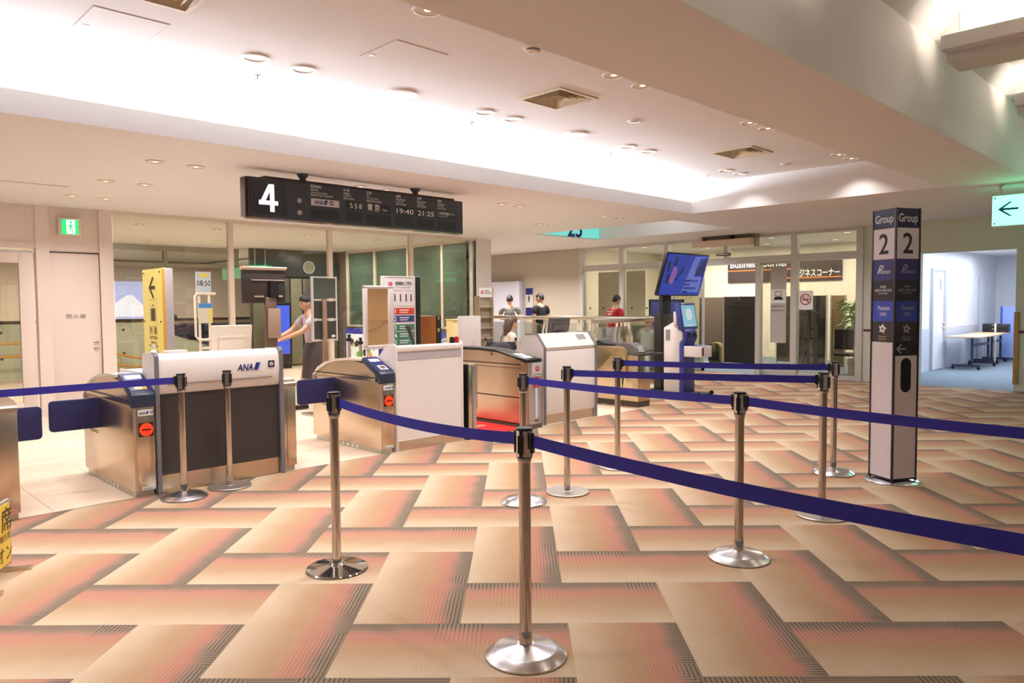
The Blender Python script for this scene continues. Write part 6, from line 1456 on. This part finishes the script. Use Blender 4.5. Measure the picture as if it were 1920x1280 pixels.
    for s in (-1, 1): hd_.ball((s * .077, -.012, -.008), .010, .02, .032, 8, 7)
    bm_ = bmesh.new(); bm_.from_mesh(body.data); hv = [bm_.verts.new(hp_(p)) for p in hd_.v]
    for f_ in hd_.f:
        q_ = bm_.faces.new([hv[i] for i in f_]); q_.smooth = True
    bmesh.ops.recalc_face_normals(bm_, faces=bm_.faces); bm_.to_mesh(body.data); bm_.free()
    # top
    S = {k: (J[k][0], tuple(x + .018 for x in (J[k][1] if isinstance(J[k][1], tuple) else (J[k][1],) * 2))) for k in ('pelvis', 'waist', 'chest', 'collar')}
    S['pelvis'] = (J['pelvis'][0].lerp(J['waist'][0], .25), (.165, .12)); S['collar'] = (J['collar'][0] - Vector((0, 0, .012)), (.098, .078))
    SB = [('pelvis', 'waist'), ('waist', 'chest'), ('chest', 'collar')]
    for n in 'RL':
        S[n + 'sho'] = (J[n + 'sho'][0], .072); e = J[n + 'sho'][0].lerp(J[n + 'elb'][0], sleeve); S[n + 'slv'] = (e, .066)
        SB += [('collar', n + 'sho'), (n + 'sho', n + 'slv')]
    top = skinned('shirt', S, SB, shirt, t)
    # legs
    if skirt:
        hp = (J['Rhip'][0] + J['Lhip'][0]) / 2; kn = (J['Rkne'][0] + J['Lkne'][0]) / 2; z0 = kn.z - .02
        prof = []
        mb = MB(); n = 20; rows = []
        for q, (tt, rx, ry) in enumerate(((0, .14, .105), (.12, .165, .125), (.35, .185, .14), (.7, .18, .14), (1, .175, .145), (1.0, .165, .135))):
            z = J['waist'][0].z - .05 + (z0 - J['waist'][0].z + .05) * tt
            for i in range(n): mb.v.append((hp.x + (kn.x - hp.x) * tt + rx * math.cos(2 * PI * i / n), hp.y + (kn.y - hp.y) * tt + ry * math.sin(2 * PI * i / n), z + .015 * math.sin(3 * 2 * PI * i / n) * tt))
        for q in range(5):
            for i in range(n): mb.f.append((q * n + i, q * n + (i + 1) % n, (q + 1) * n + (i + 1) % n, (q + 1) * n + i))
        mb.f.append(tuple(range(n)))
        build('skirt', mb, legs, t, smooth=60)
    else:
        K = {'pelvis': (J['pelvis'][0], (.165, .118))}; KB = []
        for n in 'RL':
            K[n + 'hip'] = (J[n + 'hip'][0], .1); K[n + 'kne'] = (J[n + 'kne'][0], .074); K[n + 'ank'] = (J[n + 'kne'][0].lerp(J[n + 'ank'][0], .93), .06)
            KB += [('pelvis', n + 'hip'), (n + 'hip', n + 'kne'), (n + 'kne', n + 'ank')]
        skinned('trousers', K, KB, legs, t)
    for n in 'RL':
        a, b = J[n + 'ank'][0], J[n + 'toe'][0]; d = Vector((b.x - a.x, b.y - a.y, 0)); d = d.normalized() if d.length > 1e-4 else Vector((0, -1, 0))
        fl = min(a.z - .075, b.z - .03)
        c0 = Vector((a.x, a.y, fl)); sdv = Vector((-d.y, d.x, 0)); M = Matrix((sdv, d, Vector((0, 0, 1)))).transposed()
        sh_ = MB().prism([(-.045, -.07), (.045, -.07), (.05, .06), (.048, .15), (.03, .19), (-.03, .19), (-.048, .15), (-.05, .06)], 'z', 0, .055)
        sh_.v = [tuple(c0 + M @ Vector(p)) for p in sh_.v]
        build('shoe', sh_, shoes, t, bevel=.012)
    # face and hair
    def on_face(x, z): return face(x, math.sqrt(max(0, 1 - x * x - z * z)), z)
    for s in (-1, 1):
        build('eye', MB().ball(hp_(on_face(s * .42, .1)), .011, .011, .006, 8, 6), ink, t)
        e0, e1 = on_face(s * .25, .28), on_face(s * .6, .27); build('eyebrow', MB().bar(hp_(e0), hp_(e1), .008, .005), hair, t)
    build('mouth', MB().bar(hp_(on_face(-.27, -.44)), hp_(on_face(.27, -.44)), .008, .007), mat('lip', (164, 96, 88), .5), t)
    line = lambda p: p[2] - (-.05 + .5 * p[1])
    sc_ = lambda p: 1.0 + (.15 if female else .11) * min(1, max(0, line(p) * 3.5))
    keep = [f_ for f_ in df if all(line(dv[i]) > -.06 for i in f_)]
    hm = MB().add([hp_(tuple(q * sc_(p) for q in (.077 * p[0], (.094 if p[1] > 0 else .1) * p[1], .118 * p[2]))) for p in dv], keep)
    hr_ = build('hair', hm, hair, t, smooth=80)
    if hair_len == 'long':
        lg = MB().tube([hp_((0, -.04, .07)), hp_((0, -.055, 0)), hp_((0, -.065, -.1)), hp_((.0, -.06, -.19)), hp_((0, -.05, -.26))], [.06, .08, .075, .06, .03], 14)
        build('hair_lock', lg, hair, t, smooth=80)
    if hair_len == 'bun': build('hair_bun', MB().ball(hp_((0, -.105, .0)), .04, .04, .04), hair, t, smooth=80)
    return t
def stand(step=0, arms='down', lean=0):
    P = dict(pelvis=(0, 0, .93), waist=(0, -.005 - lean * .3, 1.06), chest=(0, -.01 - lean * .7, 1.24), collar=(0, -.0 - lean, 1.395), neck=(0, -.01 - lean * 1.1, 1.47), head=(0, -.035 - lean * 1.25, 1.59))
    for s, n in ((1, 'R'), (-1, 'L')):
        x = -s          # facing -y the right hand is on -x
        P[n + 'sho'] = (x * .185, -lean, 1.375)
        if arms == 'down': P[n + 'elb'] = (x * .235, .02 - lean, 1.11); P[n + 'wri'] = (x * .23, -.04 - lean, .87)
        elif arms == 'front': P[n + 'elb'] = (x * .27, -.02 - lean, 1.14); P[n + 'wri'] = (x * .12, -.24 - lean, 1.10)
        elif arms == 'push': P[n + 'elb'] = (x * .22, -.2 - lean, 1.18); P[n + 'wri'] = (x * .12, -.46 - lean, 1.07)
        f = step * s
        P[n + 'hip'] = (x * .09, 0, .89); P[n + 'kne'] = (x * .095, -.03 - f * .16, .49); P[n + 'ank'] = (x * .095, .03 - f * .30, .095 + max(0, -f) * .06); P[n + 'toe'] = (x * .105, -.1 - f * .30, .042 + max(0, -f) * .02)
    return P
def sit():
    P = dict(pelvis=(0, .05, .52), waist=(0, .05, .64), chest=(0, .02, .82), collar=(0, .01, .97), neck=(0, 0, 1.05), head=(0, -.03, 1.165))
    for s, n in ((1, 'R'), (-1, 'L')):
        x = -s
        P[n + 'sho'] = (x * .175, .01, .95); P[n + 'elb'] = (x * .22, -.06, .70); P[n + 'wri'] = (x * .12, -.27, .62)
        P[n + 'hip'] = (x * .09, .03, .50); P[n + 'kne'] = (x * .10, -.38, .50); P[n + 'ank'] = (x * .10, -.40, .095); P[n + 'toe'] = (x * .11, -.52, .042)
    return P
blk = mat('black_cloth', (30, 30, 34), .85); greyc = mat('grey_shirt', (118, 118, 112), .85, grain=.04, gscale=30); lil = mat('lilac_uniform', (188, 172, 180), .8, grain=.03, gscale=30)
dkskirt = mat('charcoal_cloth', (74, 66, 64), .85); beige = mat('beige_cloth', (224, 208, 190), .85, grain=.04, gscale=20); redc = mat('red_jersey', (190, 36, 52), .8, grain=.05, gscale=30); whc = mat('white_cloth', (226, 224, 220), .85); jean = mat('dark_trousers', (58, 60, 72), .85); shoe_b = mat('shoe_black', (28, 26, 26), .5)
A_ = math.radians
# the attendant walks towards -x, pushing the rolling display
p = person('attendant in grey lilac blouse and dark skirt pushing the rolling display', (5.40, 9.55, 0), A_(-97), stand(.55, 'push', .05), lil, dkskirt, shoe_b, hair_m, 'bun', True, .955, True, .7)
build('scarf', MB().tube([(-.06, .045, 1.43), (0, .06, 1.435), (.06, .045, 1.43), (.06, -.06, 1.41), (0, -.10, 1.37), (-.06, -.06, 1.41), (-.06, .045, 1.43)], .022, 8), mat('scarf_blue', (60, 72, 170), .6), p)
p = person('man in grey T-shirt seen from behind, before the pale lilac panel', (12.95, 13.25, 0), A_(133), stand(0, 'front'), greyc, jean, shoe_b, hair_m)
build('shirt_print', MB().box(-.12, .107, 1.29, .12, .112, 1.305).box(-.1, .107, 1.265, .1, .112, 1.275).box(-.03, .107, 1.16, .03, .112, 1.19), mat('print_pale', (160, 162, 160), .7), p)
pk_ = stand(.5, 'down'); pk_['look'] = (.3, -1, 0)
person('man in black T-shirt walking past the toilet sign', (12.75, 12.0, 0), A_(178), pk_, blk, jean, shoe_b, hair_m, scale=1.02)
p = person('person in red jersey with white number walking along the corridor', (12.6, 9.72, 0), A_(80), stand(-.4, 'down', .03), redc, jean, shoe_b, hair_m, scale=.97, sleeve=.8)
build('jersey_print', MB().tube([(-.06, .128, 1.30), (.05, .13, 1.30), (.05, .132, 1.23), (-.05, .13, 1.22), (-.05, .125, 1.12), (.06, .125, 1.12)], .018, 6).box(-.09, .11, 1.34, .09, .125, 1.36), whc, p)
ps = sit(); ps['look'] = (.5, -1, -.15)
# bench behind the railing with two people seated
b2 = thing('waiting_bench', 'low grey bench behind the black topped gate with a seated woman', 'bench', (9.0, 9.2, 0), A_(-40), local=True)
build('seat', MB().box(-.7, -.22, .32, .7, .25, .385), mat('bench_grey', (120, 116, 116), .6), b2, bevel=.02)
for x in (-.6, .6): build('leg', MB().box(x - .03, -.18, 0, x + .03, .22, .32), steel, b2)
p = person('woman with long brown hair in beige top seated behind the black topped gate', (8.98, 9.18, 0), A_(60), ps, beige, mat('beige_trousers', (206, 190, 170), .85), shoe_b, hair_b, 'long', scale=1.0, female=True)
build('bag_strap', MB().tube([(.15, .07, .99), (.10, .14, .9), (-.03, .175, .74), (-.16, .15, .60)], .011, 6), mat('strap_brown', (90, 62, 44), .6), p)
b3 = thing('waiting_bench', 'low grey bench behind the short railing with a seated man', 'bench', (12.1, 8.5, 0), A_(-90), local=True)
build('seat', MB().box(-.45, -.2, .32, .45, .25, .37), mat('bench_grey', (120, 116, 116)), b3, bevel=.02)
for x in (-.38, .38): build('leg', MB().box(x - .03, -.16, 0, x + .03, .22, .32), steel, b3)
person('man in white shirt seated with his back to the short railing', (12.1, 8.5, 0), A_(100), sit(), whc, jean, shoe_b, mat('grey_hair', (110, 104, 98), .6), scale=.96)
GP2 = 'people waiting in the far hall'
person('dark haired person seated in the far hall left of the yellow sign, in pale top', (5.6, 21.95, 0), 0, sit(), beige, jean, shoe_b, hair_m, group=GP2)
person('dark clad person seated in the far hall, close left of the pale topped one', (4.95, 21.95, 0), A_(20), sit(), blk, jean, shoe_b, hair_m, group=GP2)
person('person seated in the far hall right of the yellow sign, dark hair', (8.25, 22.6, 0), A_(170), sit(), jean, blk, shoe_b, hair_m, group=GP2)
